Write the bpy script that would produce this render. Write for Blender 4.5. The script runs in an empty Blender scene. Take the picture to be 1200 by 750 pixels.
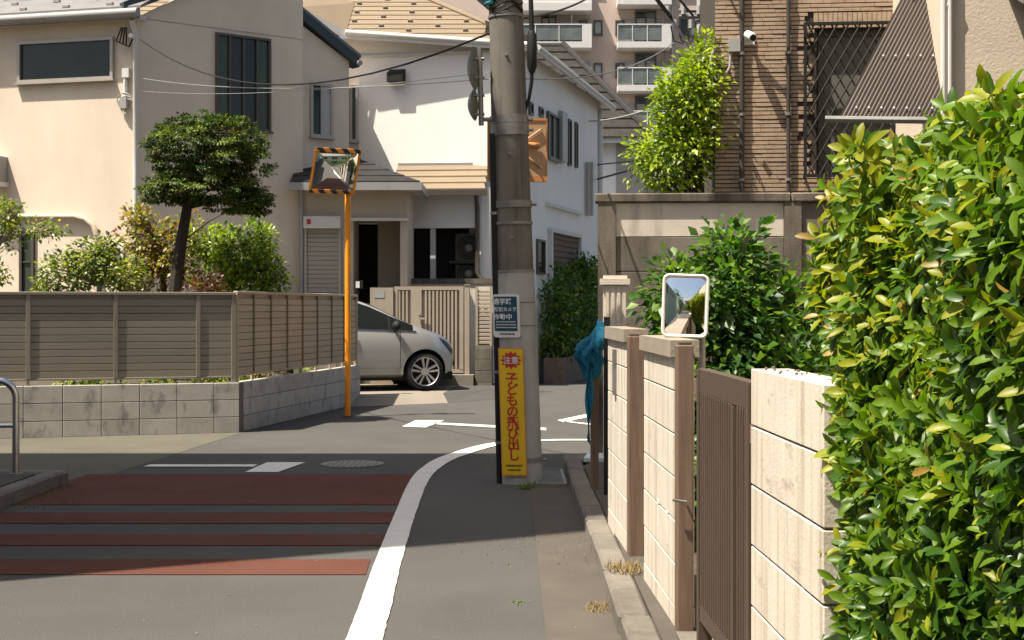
import bpy, math, random
import numpy as np
from mathutils import Vector, Matrix
rnd = random.Random(7)
rng = np.random.default_rng(11)
S = bpy.context.scene
COL = S.collection
# ------------------------------------------------------------------ camera, sky, sun
FPX = 1700.0; EYE = 1.5; HOR = 360.0
cam_d = bpy.data.cameras.new('camera'); cam = bpy.data.objects.new('camera', cam_d); COL.objects.link(cam)
cam_d.sensor_width = 36; cam_d.lens = FPX / 1200 * 36; cam_d.shift_y = -15 / 1200
cam_d.clip_start = .05; cam_d.clip_end = 800
cam.location = (0, 0, EYE); cam.rotation_euler = (math.radians(90), 0, 0)
S.camera = cam
LDIR = Vector((.42, .22, -1)).normalized()
W = bpy.data.worlds.new('World'); S.world = W; W.use_nodes = True
_n = W.node_tree.nodes; _l = W.node_tree.links
_sky = _n.new('ShaderNodeTexSky'); _sky.sky_type = 'NISHITA'; _sky.sun_disc = False
_sky.sun_elevation = math.asin(-LDIR.z); _sky.sun_rotation = math.atan2(-LDIR.x, -LDIR.y)
_sky.air_density = 1.0; _sky.dust_density = 4.0; _sky.ozone_density = 1.0
_bg = _n['Background']; _bg.inputs['Strength'].default_value = .080
_mx = _n.new('ShaderNodeMix'); _mx.data_type = 'RGBA'; _mx.blend_type = 'MULTIPLY'; _mx.inputs['Factor'].default_value = 1
_l.new(_sky.outputs[0], _mx.inputs['A']); _mx.inputs['B'].default_value = (1.0, .99, .93, 1)   # camera white balance
_l.new(_mx.outputs['Result'], _bg.inputs['Color'])
sun_d = bpy.data.lights.new('sun', 'SUN'); sun = bpy.data.objects.new('sun', sun_d); COL.objects.link(sun)
sun_d.energy = 5.0; sun_d.angle = math.radians(.53); sun_d.color = (1, .90, .76)
sun.location = (-8, -4, 30); sun.rotation_euler = LDIR.to_track_quat('-Z', 'Y').to_euler()
S.view_settings.view_transform = 'Standard'; S.view_settings.look = 'None'
S.view_settings.exposure = 1.08; S.view_settings.gamma = 1
S.cycles.max_bounces = 6; S.cycles.diffuse_bounces = 3; S.cycles.glossy_bounces = 3
S.cycles.transmission_bounces = 3; S.cycles.transparent_max_bounces = 6
S.cycles.caustics_reflective = False; S.cycles.caustics_refractive = False

# ------------------------------------------------------------------ helpers
def P(x, y, Y): return Vector(((x - 600) / FPX * Y, Y, EYE + (HOR - y) / FPX * Y))
def G(x, y, z=0.0):
    Y = FPX * (EYE - z) / (y - HOR); return Vector(((x - 600) / FPX * Y, Y, z))

class Fr:
    """vertical wall frame: u along the wall, n outward, z up"""
    def __init__(s, o, d):
        s.o = Vector((o[0], o[1], 0)); s.d = Vector((d[0], d[1], 0)).normalized()
        s.n = Vector((s.d.y, -s.d.x, 0)); s.rz = math.atan2(s.d.y, s.d.x)
    def __call__(s, u, n, z): return s.o + s.d * u + s.n * n + Vector((0, 0, z))
    def px(s, x, y):
        r = Vector(((x - 600) / FPX, 1, 0)); t = s.o.dot(s.n) / r.dot(s.n)
        p = r * t; return (p - s.o).dot(s.d), EYE + (HOR - y) / FPX * t
WF = Fr((0, 0), (1, 0))

class MB:
    def __init__(s): s.v = []; s.f = []; s.m = []; s.mi = 0
    def quadbox(s, c):   # 8 corners: bottom 4 ccw, top 4
        b = len(s.v); s.v += [tuple(p) for p in c]
        for q in ((3, 2, 1, 0), (4, 5, 6, 7), (0, 1, 5, 4), (1, 2, 6, 5), (2, 3, 7, 6), (3, 0, 4, 7)):
            s.f.append(tuple(b + i for i in q)); s.m.append(s.mi)
        return s
    def box(s, F, u0, u1, n0, n1, z0, z1):
        return s.quadbox([F(u0, n1, z0), F(u1, n1, z0), F(u1, n0, z0), F(u0, n0, z0),
                          F(u0, n1, z1), F(u1, n1, z1), F(u1, n0, z1), F(u0, n0, z1)])
    def wbox(s, x0, x1, y0, y1, z0, z1):
        return s.quadbox([(x0, y0, z0), (x1, y0, z0), (x1, y1, z0), (x0, y1, z0), (x0, y0, z1), (x1, y0, z1), (x1, y1, z1), (x0, y1, z1)])
    def prism(s, pts, z0, z1):
        n = len(pts); b = len(s.v)
        s.v += [(p[0], p[1], z0 if not callable(z0) else z0(p)) for p in pts] + [(p[0], p[1], z1 if not callable(z1) else z1(p)) for p in pts]
        s.f.append(tuple(b + i for i in reversed(range(n)))); s.f.append(tuple(b + n + i for i in range(n))); s.m += [s.mi] * 2
        for i in range(n):
            j = (i + 1) % n; s.f.append((b + i, b + j, b + n + j, b + n + i)); s.m.append(s.mi)
        return s
    def slab(s, pts, th):   # planar polygon in space, thickened by vector th
        n = len(pts); b = len(s.v); th = Vector(th)
        s.v += [tuple(p) for p in pts] + [tuple(Vector(p) - th) for p in pts]
        s.f.append(tuple(b + i for i in range(n))); s.f.append(tuple(b + n + i for i in reversed(range(n)))); s.m += [s.mi] * 2
        for i in range(n):
            j = (i + 1) % n; s.f.append((b + i, b + n + i, b + n + j, b + j)); s.m.append(s.mi)
        return s
    def poly(s, pts):
        b = len(s.v); s.v += [tuple(p) for p in pts]; s.f.append(tuple(range(b, b + len(pts)))); s.m.append(s.mi); return s
    def tube(s, path, r, k=8, cap=True):
        path = [Vector(p) for p in path]; n = len(path); b = len(s.v)
        rs = r if isinstance(r, (list, tuple)) else [r] * n
        t0 = (path[1] - path[0]).normalized()
        a = Vector((0, 0, 1)) if abs(t0.z) < .9 else Vector((1, 0, 0))
        x = t0.cross(a).normalized()
        for i, p in enumerate(path):
            t = (path[min(i + 1, n - 1)] - path[max(i - 1, 0)]).normalized()
            x = (x - t * x.dot(t)).normalized(); y = t.cross(x)
            for j in range(k):
                an = 2 * math.pi * j / k
                s.v.append(tuple(p + (x * math.cos(an) + y * math.sin(an)) * rs[i]))
        for i in range(n - 1):
            for j in range(k):
                j2 = (j + 1) % k; s.f.append((b + i * k + j, b + i * k + j2, b + (i + 1) * k + j2, b + (i + 1) * k + j)); s.m.append(s.mi)
        if cap:
            s.f.append(tuple(b + j for j in reversed(range(k)))); s.f.append(tuple(b + (n - 1) * k + j for j in range(k))); s.m += [s.mi] * 2
        return s
    def grid(s, rows, close=False):
        n = len(rows); k = len(rows[0]); b = len(s.v)
        for r in rows: s.v += [tuple(p) for p in r]
        for i in range(n - 1):
            for j in range(k if close else k - 1):
                j2 = (j + 1) % k; s.f.append((b + i * k + j, b + i * k + j2, b + (i + 1) * k + j2, b + (i + 1) * k + j)); s.m.append(s.mi)
        return s
    def mesh(s, name, mats, smooth=False):
        me = bpy.data.meshes.new(name); me.from_pydata(s.v, [], s.f)
        for m in (mats if isinstance(mats, (list, tuple)) else [mats]): me.materials.append(m)
        if any(s.m): me.polygons.foreach_set('material_index', s.m)
        if smooth:
            me.polygons.foreach_set('use_smooth', [True] * len(me.polygons))
            try: me.set_sharp_from_angle(angle=math.radians(40))
            except Exception: pass
        me.update(); return me
    def build(s, name, mats, parent=None, smooth=False, **tags):
        return link(name, s.mesh(name, mats, smooth), parent, (0, 0, 0), 0, **tags)

WP = {}
def link(name, data, parent=None, loc=(0, 0, 0), rz=0, mat4=None, **tags):
    """loc is in world space; parents are never rotated"""
    o = bpy.data.objects.new(name, data); COL.objects.link(o)
    w = Vector(loc) if mat4 is None else mat4.to_translation()
    pw = WP[parent.name] if parent else Vector((0, 0, 0))
    if parent: o.parent = parent
    if mat4 is not None:
        q = mat4.copy(); q.translation = w - pw; o.matrix_local = q
    else:
        o.location = w - pw; o.rotation_euler = (0, 0, rz)
    WP[o.name] = w
    for k, v in tags.items(): o[k] = v
    return o
def thing(name, label, cat, loc, group=None):
    o = link(name, None, None, loc, 0, label=label, category=cat); o.empty_display_size = .2
    if group: o['group'] = group
    return o
_cb = {}
def chbox(sx, sy, sz, c, mat):
    key = (round(sx, 3), round(sy, 3), round(sz, 3), round(c, 4), mat.name)
    if key in _cb: return _cb[key]
    import bmesh
    bm = bmesh.new(); bmesh.ops.create_cube(bm, size=1)
    for v in bm.verts: v.co = (v.co.x * sx, v.co.y * sy, v.co.z * sz)
    bmesh.ops.bevel(bm, geom=bm.edges[:], offset=c, segments=1, profile=.5, affect='EDGES')
    me = bpy.data.meshes.new('piece'); bm.to_mesh(me); bm.free(); me.materials.append(mat); _cb[key] = me
    return me
def piece(name, F, u, n, z, su, sn, sz, mat, parent, c=.006, tilt=0):
    return link(name, chbox(su, sn, sz, c, mat), parent, F(u, n, z), F.rz + tilt)

# ------------------------------------------------------------------ materials
def mk(name, col, rough=.75, metal=0.0, v=.14, vs=2.5, bump=0.0, bs=60, stain=None, rand=0.0, spec=.4, speck=0.0, trans=0.0, coat=0.0, stretch=None, worn=None):
    m = bpy.data.materials.new(name); m.use_nodes = True
    N = m.node_tree.nodes; L = m.node_tree.links; b = N['Principled BSDF']
    b.inputs['Roughness'].default_value = rough; b.inputs['Metallic'].default_value = metal
    b.inputs['Specular IOR Level'].default_value = spec; b.inputs['Coat Weight'].default_value = coat
    geo = N.new('ShaderNodeNewGeometry'); pos = geo.outputs['Position']
    def vec(sc):
        mp = N.new('ShaderNodeMapping'); mp.inputs['Scale'].default_value = sc; L.new(pos, mp.inputs['Vector']); return mp.outputs[0]
    def noise(sc, src=None, det=4, ro=.6):
        t = N.new('ShaderNodeTexNoise'); t.inputs['Scale'].default_value = sc; t.inputs['Detail'].default_value = det; t.inputs['Roughness'].default_value = ro
        L.new(src if src is not None else pos, t.inputs['Vector']); return t.outputs['Fac']
    def mixc(fac, a, bb, mode='MIX'):
        x = N.new('ShaderNodeMix'); x.data_type = 'RGBA'; x.blend_type = mode
        if isinstance(fac, float): x.inputs['Factor'].default_value = fac
        else: L.new(fac, x.inputs['Factor'])
        for sock, val in ((x.inputs['A'], a), (x.inputs['B'], bb)):
            if isinstance(val, tuple): sock.default_value = (*val, 1)
            else: L.new(val, sock)
        return x.outputs['Result']
    def ramp(fac, lo, hi):
        r = N.new('ShaderNodeMapRange'); r.inputs['From Min'].default_value = lo; r.inputs['From Max'].default_value = hi; L.new(fac, r.inputs['Value']); return r.outputs[0]
    c = tuple(col)
    cur = mixc(ramp(noise(vs, vec(stretch) if stretch else None), .3, .7), tuple(x * (1 - v) for x in c), tuple(min(1, x * (1 + v)) for x in c))
    if rand:
        oi = N.new('ShaderNodeObjectInfo'); r = ramp(oi.outputs['Random'], 0, 1)
        rr = N.new('ShaderNodeMapRange'); rr.inputs['To Min'].default_value = 1 - rand; rr.inputs['To Max'].default_value = 1 + rand; L.new(r, rr.inputs['Value'])
        hs = N.new('ShaderNodeHueSaturation'); L.new(rr.outputs[0], hs.inputs['Value']); L.new(cur, hs.inputs['Color']); cur = hs.outputs[0]
    if speck:
        f = ramp(noise(170, None, 3), .40, .60); cur = mixc(f, cur, mixc(1.0, cur, (1 + speck,) * 3, 'MULTIPLY'))
        f2 = ramp(noise(90, None, 2), .62, .75); cur = mixc(f2, cur, mixc(1.0, cur, (1 - .5 * speck,) * 3, 'MULTIPLY'))
    for st in (stain or []):
        sc, amt, scl, lo, hi = st
        f = ramp(noise(1.0, vec(scl), 5, .65), lo, hi)
        mm = N.new('ShaderNodeMath'); mm.operation = 'MULTIPLY'; mm.inputs[1].default_value = amt; L.new(f, mm.inputs[0])
        cur = mixc(mm.outputs[0], cur, tuple(sc))
    L.new(cur, b.inputs['Base Color'])
    if bump:
        bp = N.new('ShaderNodeBump'); bp.inputs['Strength'].default_value = bump; bp.inputs['Distance'].default_value = .01
        L.new(noise(bs, None, 3), bp.inputs['Height']); L.new(bp.outputs[0], b.inputs['Normal'])
    out = N['Material Output']
    if trans:
        tr = N.new('ShaderNodeBsdfTranslucent'); L.new(mixc(1.0, cur, (1.5, 1.6, .6), 'MULTIPLY'), tr.inputs['Color'])
        ms = N.new('ShaderNodeMixShader'); ms.inputs[0].default_value = trans
        L.new(b.outputs[0], ms.inputs[1]); L.new(tr.outputs[0], ms.inputs[2]); L.new(ms.outputs[0], out.inputs['Surface'])
    if worn:
        tp = N.new('ShaderNodeBsdfTransparent'); ms = N.new('ShaderNodeMixShader')
        L.new(ramp(noise(worn[0], None, 5, .7), worn[1], worn[1] + .04), ms.inputs[0]); L.new(b.outputs[0], ms.inputs[1]); L.new(tp.outputs[0], ms.inputs[2]); L.new(ms.outputs[0], out.inputs['Surface'])
    return m
def glassm(name, col=(.02, .025, .025), rough=.06): return mk(name, col, rough, v=.3, vs=1.2, spec=.42)
def leafm(name, col, rough=.42, spec=.5, tr=.38): return mk(name, col, rough, v=.25, vs=6, trans=tr, spec=spec)

M = {}
M['asphalt'] = mk('asphalt', (.058, .0565, .0535), .95, spec=.12, v=.10, vs=.6, bump=.5, bs=150, speck=.8, stain=[((.050, .048, .046), .5, (.5, .25, 1), .52, .75), ((.082, .079, .074), .5, (.8, .3, 1), .6, .8)])
M['asphalt_pave'] = mk('tinted_asphalt', (.088, .084, .067), .95, spec=.12, v=.10, vs=.8, bump=.3, bs=180, speck=.4, stain=[((.14, .13, .10), .5, (.7, 1.5, 1), .5, .75)])
M['red'] = mk('red_road_paint', (.082, .034, .025), .95, spec=.12, v=.12, vs=1.2, bump=.3, bs=180, speck=.35, stain=[((.09, .065, .055), .6, (1.2, .6, 1), .5, .75)])
M['white'] = mk('road_white_paint', (.55, .535, .50), .8, v=.06, vs=6, bump=.25, bs=140, speck=.1, stain=[((.3, .285, .265), .5, (3, 1.5, 1), .55, .75), ((.12, .11, .10), .8, (26, 26, 1), .69, .73)])
M['gutter'] = mk('gutter_concrete', (.076, .068, .058), .95, spec=.12, v=.12, vs=2, bump=.3, bs=120, speck=.3, stain=[((.07, .06, .05), .6, (2, .7, 1), .5, .75)])
M['kerb'] = mk('kerb_concrete', (.125, .113, .095), .9, v=.15, vs=5, bump=.4, bs=60, speck=.3, rand=.15, stain=[((.07, .06, .05), .6, (6, 6, 6), .5, .75)])
M['soil'] = mk('soil', (.06, .05, .036), .95, v=.3, vs=8, bump=.6, bs=40)
M['concrete'] = mk('old_concrete', (.165, .143, .114), .9, v=.15, vs=3, bump=.3, bs=60, stain=[((.055, .046, .036), .9, (3, 3, .55), .42, .62)])
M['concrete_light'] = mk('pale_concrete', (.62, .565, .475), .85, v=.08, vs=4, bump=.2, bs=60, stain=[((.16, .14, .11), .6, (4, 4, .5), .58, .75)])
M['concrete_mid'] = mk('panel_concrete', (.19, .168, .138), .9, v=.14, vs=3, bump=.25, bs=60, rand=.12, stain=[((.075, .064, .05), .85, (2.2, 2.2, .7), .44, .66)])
M['block_grey'] = mk('grey_block', (.45, .42, .38), .9, v=.12, vs=4, bump=.2, bs=70, rand=.08, stain=[((.12, .11, .09), .65, (6, 6, 3.2), .53, .68), ((.45, .42, .38), .4, (2, 2, 2), .5, .7)])
M['tile_joint'] = mk('tile_joint', (.05, .037, .027), .95)
M['mortar'] = mk('mortar', (.16, .14, .115), .95, v=.2, vs=10)
M['block_cream'] = mk('cream_painted_block', (.58, .535, .455), .8, v=.06, vs=5, bump=.18, bs=80, rand=.03, stain=[((.30, .235, .165), .75, (9, 12, .7), .52, .70), ((.22, .17, .12), .6, (3, 3, 9), .62, .72), ((.7, .66, .58), .5, (14, 14, 5), .6, .68)])
M['brown_wood'] = mk('weathered_brown_wood', (.145, .098, .07), .75, v=.3, vs=3, bump=.06, bs=40, stretch=(14, 14, .8), stain=[((.30, .23, .18), .5, (9, 9, 2), .62, .75)])
M['brown_metal'] = mk('brown_aluminium', (.085, .062, .047), .55, metal=.1, spec=.25, v=.12, vs=4, stretch=(20, 20, .6))
M['fence_dull'] = mk('taupe_aluminium', (.235, .208, .168), .5, metal=.1, v=.08, vs=1.5, rand=.05)
M['fence_tan'] = mk('tan_aluminium', (.43, .335, .225), .5, metal=.1, v=.08, vs=1.5, rand=.05)
M['pole'] = mk('pole_concrete', (.165, .152, .134), .9, spec=.15, v=.15, vs=3, bump=.12, bs=60, stain=[((.065, .055, .045), .75, (7, 7, .45), .47, .66), ((.2, .18, .15), .5, (9, 9, .5), .6, .72)])
M['pole_low'] = mk('pole_grey_sleeve', (.38, .38, .365), .8, spec=.15, v=.08, vs=3, stain=[((.18, .165, .14), .6, (6, 6, .7), .52, .72)])
M['black'] = mk('black_plastic', (.014, .014, .014), .65, v=.2, spec=.25)
M['galv'] = mk('galvanised_steel', (.22, .215, .205), .5, metal=.6, v=.2, vs=12)
M['steel_grey'] = mk('grey_steel', (.22, .22, .21), .5, metal=.4, v=.15, vs=8)
M['stainless'] = mk('stainless_pipe', (.55, .55, .54), .25, metal=1.0, v=.1, vs=8)
M['orange'] = mk('orange_enamel', (.92, .33, .02), .4, v=.08, vs=5, stain=[((.45, .15, .03), .4, (8, 8, 1.5), .58, .72)])
M['orange_old'] = mk('faded_orange', (.55, .24, .09), .5, v=.12, vs=6)
M['tan_back'] = mk('faded_mirror_back', (.46, .30, .175), .6, v=.12, vs=6)
M['mirror'] = mk('mirror_glass', (.86, .88, .88), .015, metal=1.0, v=.02)
M['frame_white'] = mk('white_rim', (.72, .70, .66), .5, v=.05)
M['yellow'] = mk('yellow_sign_face', (.74, .49, .015), .45, v=.05, vs=3)
M['sign_red'] = mk('sign_red_print', (.45, .03, .02), .5, v=.05)
M['sign_white'] = mk('sign_white_face', (.70, .70, .68), .45, v=.05)
M['sign_blue'] = mk('sign_blue_print', (.012, .065, .115), .45, v=.05)
M['sign_black'] = mk('sign_black_print', (.02, .02, .02), .5)
M['stucco'] = mk('cream_stucco', (.70, .60, .485), .9, v=.05, vs=1.2, bump=.22, bs=60, stain=[((.52, .43, .33), .4, (.7, .7, .25), .5, .75)])
M['stucco_tan'] = mk('tan_siding', (.50, .42, .335), .85, v=.05, vs=1.5, bump=.2, bs=40)
M['white_wall'] = mk('white_render', (.84, .81, .765), .85, v=.03, vs=1.2, bump=.25, bs=30, stain=[((.6, .57, .52), .35, (1, 1, .3), .58, .78)])
M['roof_grey'] = mk('grey_roof_metal', (.17, .165, .16), .55, v=.12, vs=4)
M['roof_slate'] = mk('grey_slate', (.040, .038, .035), .95, spec=.03, v=.2, vs=6, rand=.12)
M['roof_dark'] = mk('dark_roof_slate', (.032, .031, .032), .75, spec=.15, v=.2, vs=6, rand=.1)
M['roof_mid'] = mk('brown_grey_roof', (.15, .135, .115), .75, v=.2, vs=8, rand=.1)
M['roof_tan'] = mk('tan_roof_sheet', (.21, .162, .105), .6, v=.06, vs=2, rand=.05)
M['gutter_grey'] = mk('grey_gutter', (.29, .285, .28), .45, v=.06)
M['white_trim'] = mk('white_trim', (.62, .60, .56), .5, v=.06)
M['teal_edge'] = mk('dark_teal_flashing', (.03, .045, .05), .4, v=.1)
M['alu'] = mk('window_aluminium', (.40, .37, .33), .4, metal=.3, v=.06)
M['alu_dark'] = mk('bronze_window_frame', (.10, .085, .07), .4, metal=.3, v=.08)
M['glass'] = glassm('window_glass')
M['glass_green'] = glassm('curtained_glass', (.045, .06, .045), .10)
M['glass_grey'] = glassm('frosted_glass', (.15, .16, .15), .2)
M['curtain'] = mk('white_curtain', (.45, .45, .43), .6, v=.1, stretch=(12, 12, .3))
M['dark'] = mk('interior_shade', (.012, .011, .01), .9, v=.3)  # near-black colour stands in for shade inside openings
M['shutter'] = mk('beige_shutter', (.36, .32, .27), .55, v=.05)
M['gate_beige'] = mk('beige_gate_metal', (.36, .305, .24), .5, v=.06)
M['brick_tile'] = mk('brown_brick_tile', (.38, .285, .205), .8, v=.12, vs=1.5, bump=.15, bs=90, stain=[((.28, .185, .12), .7, (9, 9, 24), .5, .62), ((.42, .28, .18), .6, (7, 7, 24), .56, .68)])
M['awning'] = mk('bronze_corrugated_sheet', (.105, .082, .07), .4, v=.15, vs=3, spec=.6)
M['rough_beige'] = mk('roughcast_beige', (.60, .52, .41), .9, v=.06, vs=2, bump=.4, bs=38)
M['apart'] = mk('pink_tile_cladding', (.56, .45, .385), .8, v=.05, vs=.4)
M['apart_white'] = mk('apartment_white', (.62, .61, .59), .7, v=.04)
M['apart_grey'] = mk('apartment_grey_plaster', (.36, .33, .31), .8, v=.05)  # even grey for balcony backs, piers and plain walls
M['balglass'] = glassm('balcony_glass', (.13, .15, .145), .15)
M['net'] = mk('blue_net', (.012, .16, .28), .8, v=.35, vs=60, trans=.25, worn=None)
M['bark'] = mk('dark_bark', (.042, .033, .026), .9, v=.3, vs=5, bump=.6, bs=40, stretch=(14, 14, 2))
M['bark_pale'] = mk('pale_bark', (.26, .23, .19), .9, v=.25, vs=8, bump=.4, bs=40)
M['brickbrown'] = mk('brown_brick', (.17, .12, .09), .9, v=.2, vs=8)
M['driveway'] = mk('driveway_concrete', (.19, .168, .138), .9, v=.08, vs=2, bump=.2, bs=80, speck=.2, stain=[((.22, .2, .17), .5, (1.5, .6, 1), .5, .75)])
M['paint'] = mk('silver_car_paint', (.46, .46, .45), .3, metal=.5, v=.02, coat=.6)
M['tyre'] = mk('tyre_rubber', (.018, .018, .018), .8, v=.2)
M['rim'] = mk('alloy_rim', (.62, .62, .62), .3, metal=.7, v=.04)
M['carglass'] = mk('car_glass', (.010, .012, .010), .08, spec=.18)
M['lamp'] = glassm('headlamp_lens', (.05, .055, .06), .05)
M['plastic_white'] = mk('white_plastic', (.65, .65, .63), .4)
M['plastic_grey'] = mk('grey_plastic', (.33, .33, .32), .5)
M['board'] = mk('pale_blue_board', (.55, .62, .63), .6)
M['moss'] = mk('weed_green', (.09, .14, .02), .9, v=.3, vs=30)
M['pipe_dark'] = mk('dark_conduit', (.045, .04, .036), .6)
M['rib'] = mk('dark_fence_rib', (.20, .14, .08), .5)
M['straw'] = mk('dry_straw', (.19, .135, .055), .9, v=.3, vs=30)
L_ = dict(
    h1=leafm('hedge_leaf_green', (.095, .175, .008), .42, .3), h2=leafm('hedge_leaf_yellow', (.225, .25, .012), .42, .3), h3=leafm('hedge_leaf_deep', (.035, .09, .008), .36, .35),
    h4=leafm('hedge_leaf_bronze', (.30, .20, .04)),
    b1=leafm('bush_leaf', (.055, .135, .02)), b2=leafm('bush_leaf_light', (.12, .21, .03)), b3=leafm('bush_leaf_dark', (.022, .065, .014)),
    y1=leafm('lime_leaf', (.27, .37, .022)), y2=leafm('lime_leaf_light', (.40, .47, .04)), y3=leafm('lime_leaf_dark', (.11, .19, .02)),
    p1=leafm('yew_leaf', (.055, .10, .018), .6, .3, .15), p2=leafm('yew_leaf_tip', (.16, .21, .035), .6, .3, .2), p3=leafm('yew_leaf_dark', (.016, .032, .01), .7, .2, .1), p4=leafm('yew_dry', (.14, .075, .03), .7, .2, .1),
    m1=leafm('maple_bronze', (.22, .13, .035)), m2=leafm('maple_yellow', (.33, .26, .05)), m3=leafm('maple_red', (.13, .035, .02)),
    g1=leafm('shrub_green', (.17, .23, .035)), g2=leafm('shrub_yellow', (.33, .33, .06)), g3=leafm('shrub_dark', (.045, .085, .02)),
    r1=leafm('wine_leaf', (.09, .012, .015)))

# ------------------------------------------------------------------ foliage
def leaf_tpl(hi):
    if hi:
        st = [0, .12, .24, .36, .48, .6, .72, .84, .93, 1.0]; ws = [.03, .18, .33, .38, .47, .42, .43, .30, .17, .0]
        v = []; f = []
        for i, (t, w) in enumerate(zip(st, ws)):
            dz = -.28 * t * t; v += [(t, -w * .42, dz + w * .16), (t, 0, dz), (t, w * .42, dz + w * .16)]
        for i in range(len(st) - 1):
            b = i * 3; f += [(b, b + 3, b + 4, b + 1), (b + 1, b + 4, b + 5, b + 2)]
        return np.array(v), f
    v = [(0, 0, 0), (.45, -.31, .06), (.5, 0, -.03), (.45, .31, .06), (1, 0, -.16)]
    return np.array(v), [(0, 1, 4, 2), (0, 2, 4, 3)]
TPL = {True: leaf_tpl(True), False: leaf_tpl(False)}
def nrmz(a): return a / np.maximum(np.linalg.norm(a, axis=1, keepdims=True), 1e-9)
def leaf_rot(ax, nr):
    ax = nrmz(ax); y = nrmz(np.cross(nr, ax)); z = np.cross(ax, y); return np.stack([ax, y, z], axis=2)
def leaves_mesh(name, pos, ax, nr, size, mats, mi, hi=False):
    tv, tf = TPL[hi]; R = leaf_rot(ax, nr); n = len(pos); k = len(tv)
    V = (np.einsum('nij,kj->nki', R, tv) * size[:, None, None] + pos[:, None, :]).reshape(-1, 3)
    tf = np.array(tf); Fc = (tf[None] + (np.arange(n) * k)[:, None, None]).reshape(-1)
    nf = n * len(tf)
    me = bpy.data.meshes.new(name); me.vertices.add(len(V)); me.vertices.foreach_set('co', V.astype(np.float32).ravel())
    me.loops.add(len(Fc)); me.loops.foreach_set('vertex_index', Fc.astype(np.int32))
    me.polygons.add(nf); me.polygons.foreach_set('loop_start', (np.arange(nf) * 4).astype(np.int32)); me.polygons.foreach_set('loop_total', np.full(nf, 4, np.int32))
    me.polygons.foreach_set('material_index', np.repeat(mi, len(tf)).astype(np.int32))
    if hi: me.polygons.foreach_set('use_smooth', np.ones(nf, bool))
    for m in mats: me.materials.append(m)
    me.update(calc_edges=True); me.validate(); return me
def clumps(ells, n, shell=.55):
    out = []; vol = np.array([r[0] * r[1] * r[2] for c, r in ells]) ** .67; pick = rng.choice(len(ells), n, p=vol / vol.sum())
    for i in pick:
        c, r = ells[i]; d = nrmz(rng.normal(size=(1, 3)))[0]; rad = shell + (1 - shell) * rng.random() ** .6
        out.append((np.array(c) + d * np.array(r) * rad, d))
    return np.array([o[0] for o in out]), np.array([o[1] for o in out])
def crown(name, parent, ells, ncl, per, cr, size, mats, wts, flat=1.0, up=.9, hi=False, shell=.55, bias=None):
    c, d = clumps(ells, ncl, shell); n = ncl * per
    ci = np.repeat(np.arange(ncl), per); off = np.clip(rng.normal(size=(n, 3)), -1.7, 1.7) * cr * np.array([1, 1, flat]); pos = c[ci] + off
    ax = nrmz(off / np.array([1, 1, max(flat, .3)]) + d[ci] * cr * 1.2 + rng.normal(size=(n, 3)) * cr * .5); ax[:, 2] -= .15
    nr = nrmz(d[ci] * .6 + np.array([0, 0, up]) + rng.normal(size=(n, 3)) * .45)
    sz = size * (0.65 + .7 * rng.random(n))
    clm = rng.choice(len(mats), ncl, p=wts); mi = np.where(rng.random(n) < .6, clm[ci], rng.choice(len(mats), n, p=wts))
    if bias is not None: mi = bias(pos, mi)
    o = link(name, leaves_mesh(name, pos, ax, nr, sz, mats, mi, hi), parent); o['kind'] = 'stuff'
    return c
def limbs(name, parent, path, radii, tips, mat, rb, every=1):
    mb = MB(); mb.tube(path, radii, 8)
    path = [Vector(p) for p in path]
    for t in list(tips)[::every]:
        t = Vector(t); k = min(range(len(path)), key=lambda i: (path[i] - t).length + (0 if path[i].z < t.z else 2)); s = path[k]
        mid = (s + t) / 2 + Vector((rnd.uniform(-.05, .05), rnd.uniform(-.05, .05), (t - s).length * .08))
        mb.tube([s, mid, t], [rb, rb * .65, rb * .25], 5)
    return mb.build(name, mat, parent, True)
def plant(name, label, cat, base, path, radii, ells, ncl, per, cr, size, mats, wts, bark='bark', rb=.018, every=3, group=None, **kw):
    t = thing(name, label, cat, base, group)
    c = crown('crown', t, ells, ncl, per, cr, size, [L_[m] for m in mats], wts, **kw)
    limbs('trunk', t, path, radii, c, M[bark], rb, every)
    return t

# ------------------------------------------------------------------ building helpers
def window(parent, F, x0, y0, x1, y1, frame, pane, mull=1, proud=.05, fw=.045, bars=0, panes=None, px=True, sill=True):
    if px:
        u0, z1 = F.px(x0, y0); u1, z0 = F.px(x1, y1)
    else: u0, z1, u1, z0 = x0, y1, x1, y0
    mb = MB(); mb.box(F, u0, u1, -.03, proud, z0, z0 + fw).box(F, u0, u1, -.03, proud, z1 - fw, z1)
    mb.box(F, u0, u0 + fw, -.03, proud - .001, z0 + fw, z1 - fw).box(F, u1 - fw, u1, -.03, proud - .001, z0 + fw, z1 - fw)
    for k in range(1, mull):
        uu = u0 + (u1 - u0) * k / mull; mb.box(F, uu - fw * .45, uu + fw * .45, -.03, proud - .012, z0 + fw, z1 - fw)
    for k in range(bars):
        zz = z0 + (z1 - z0) * (k + 1) / (bars + 1); mb.box(F, u0 + fw, u1 - fw, -.03, proud - .018, zz - .012, zz + .012)
    o = mb.build('window', frame, parent)
    if sill: MB().box(F, u0 - .03, u1 + .03, proud - .04, proud + .03, z0 - .03, z0 - .001).build('sill', frame, o)
    ms = panes or [pane] * mull
    for k in range(mull):
        a = u0 + (u1 - u0) * k / mull; b2 = u0 + (u1 - u0) * (k + 1) / mull
        MB().box(F, a + fw * .3, b2 - fw * .3, -.02, .006 + .004 * (k % 2), z0 + fw * .5, z1 - fw * .5).build('pane', ms[k], o)
    return o
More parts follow.
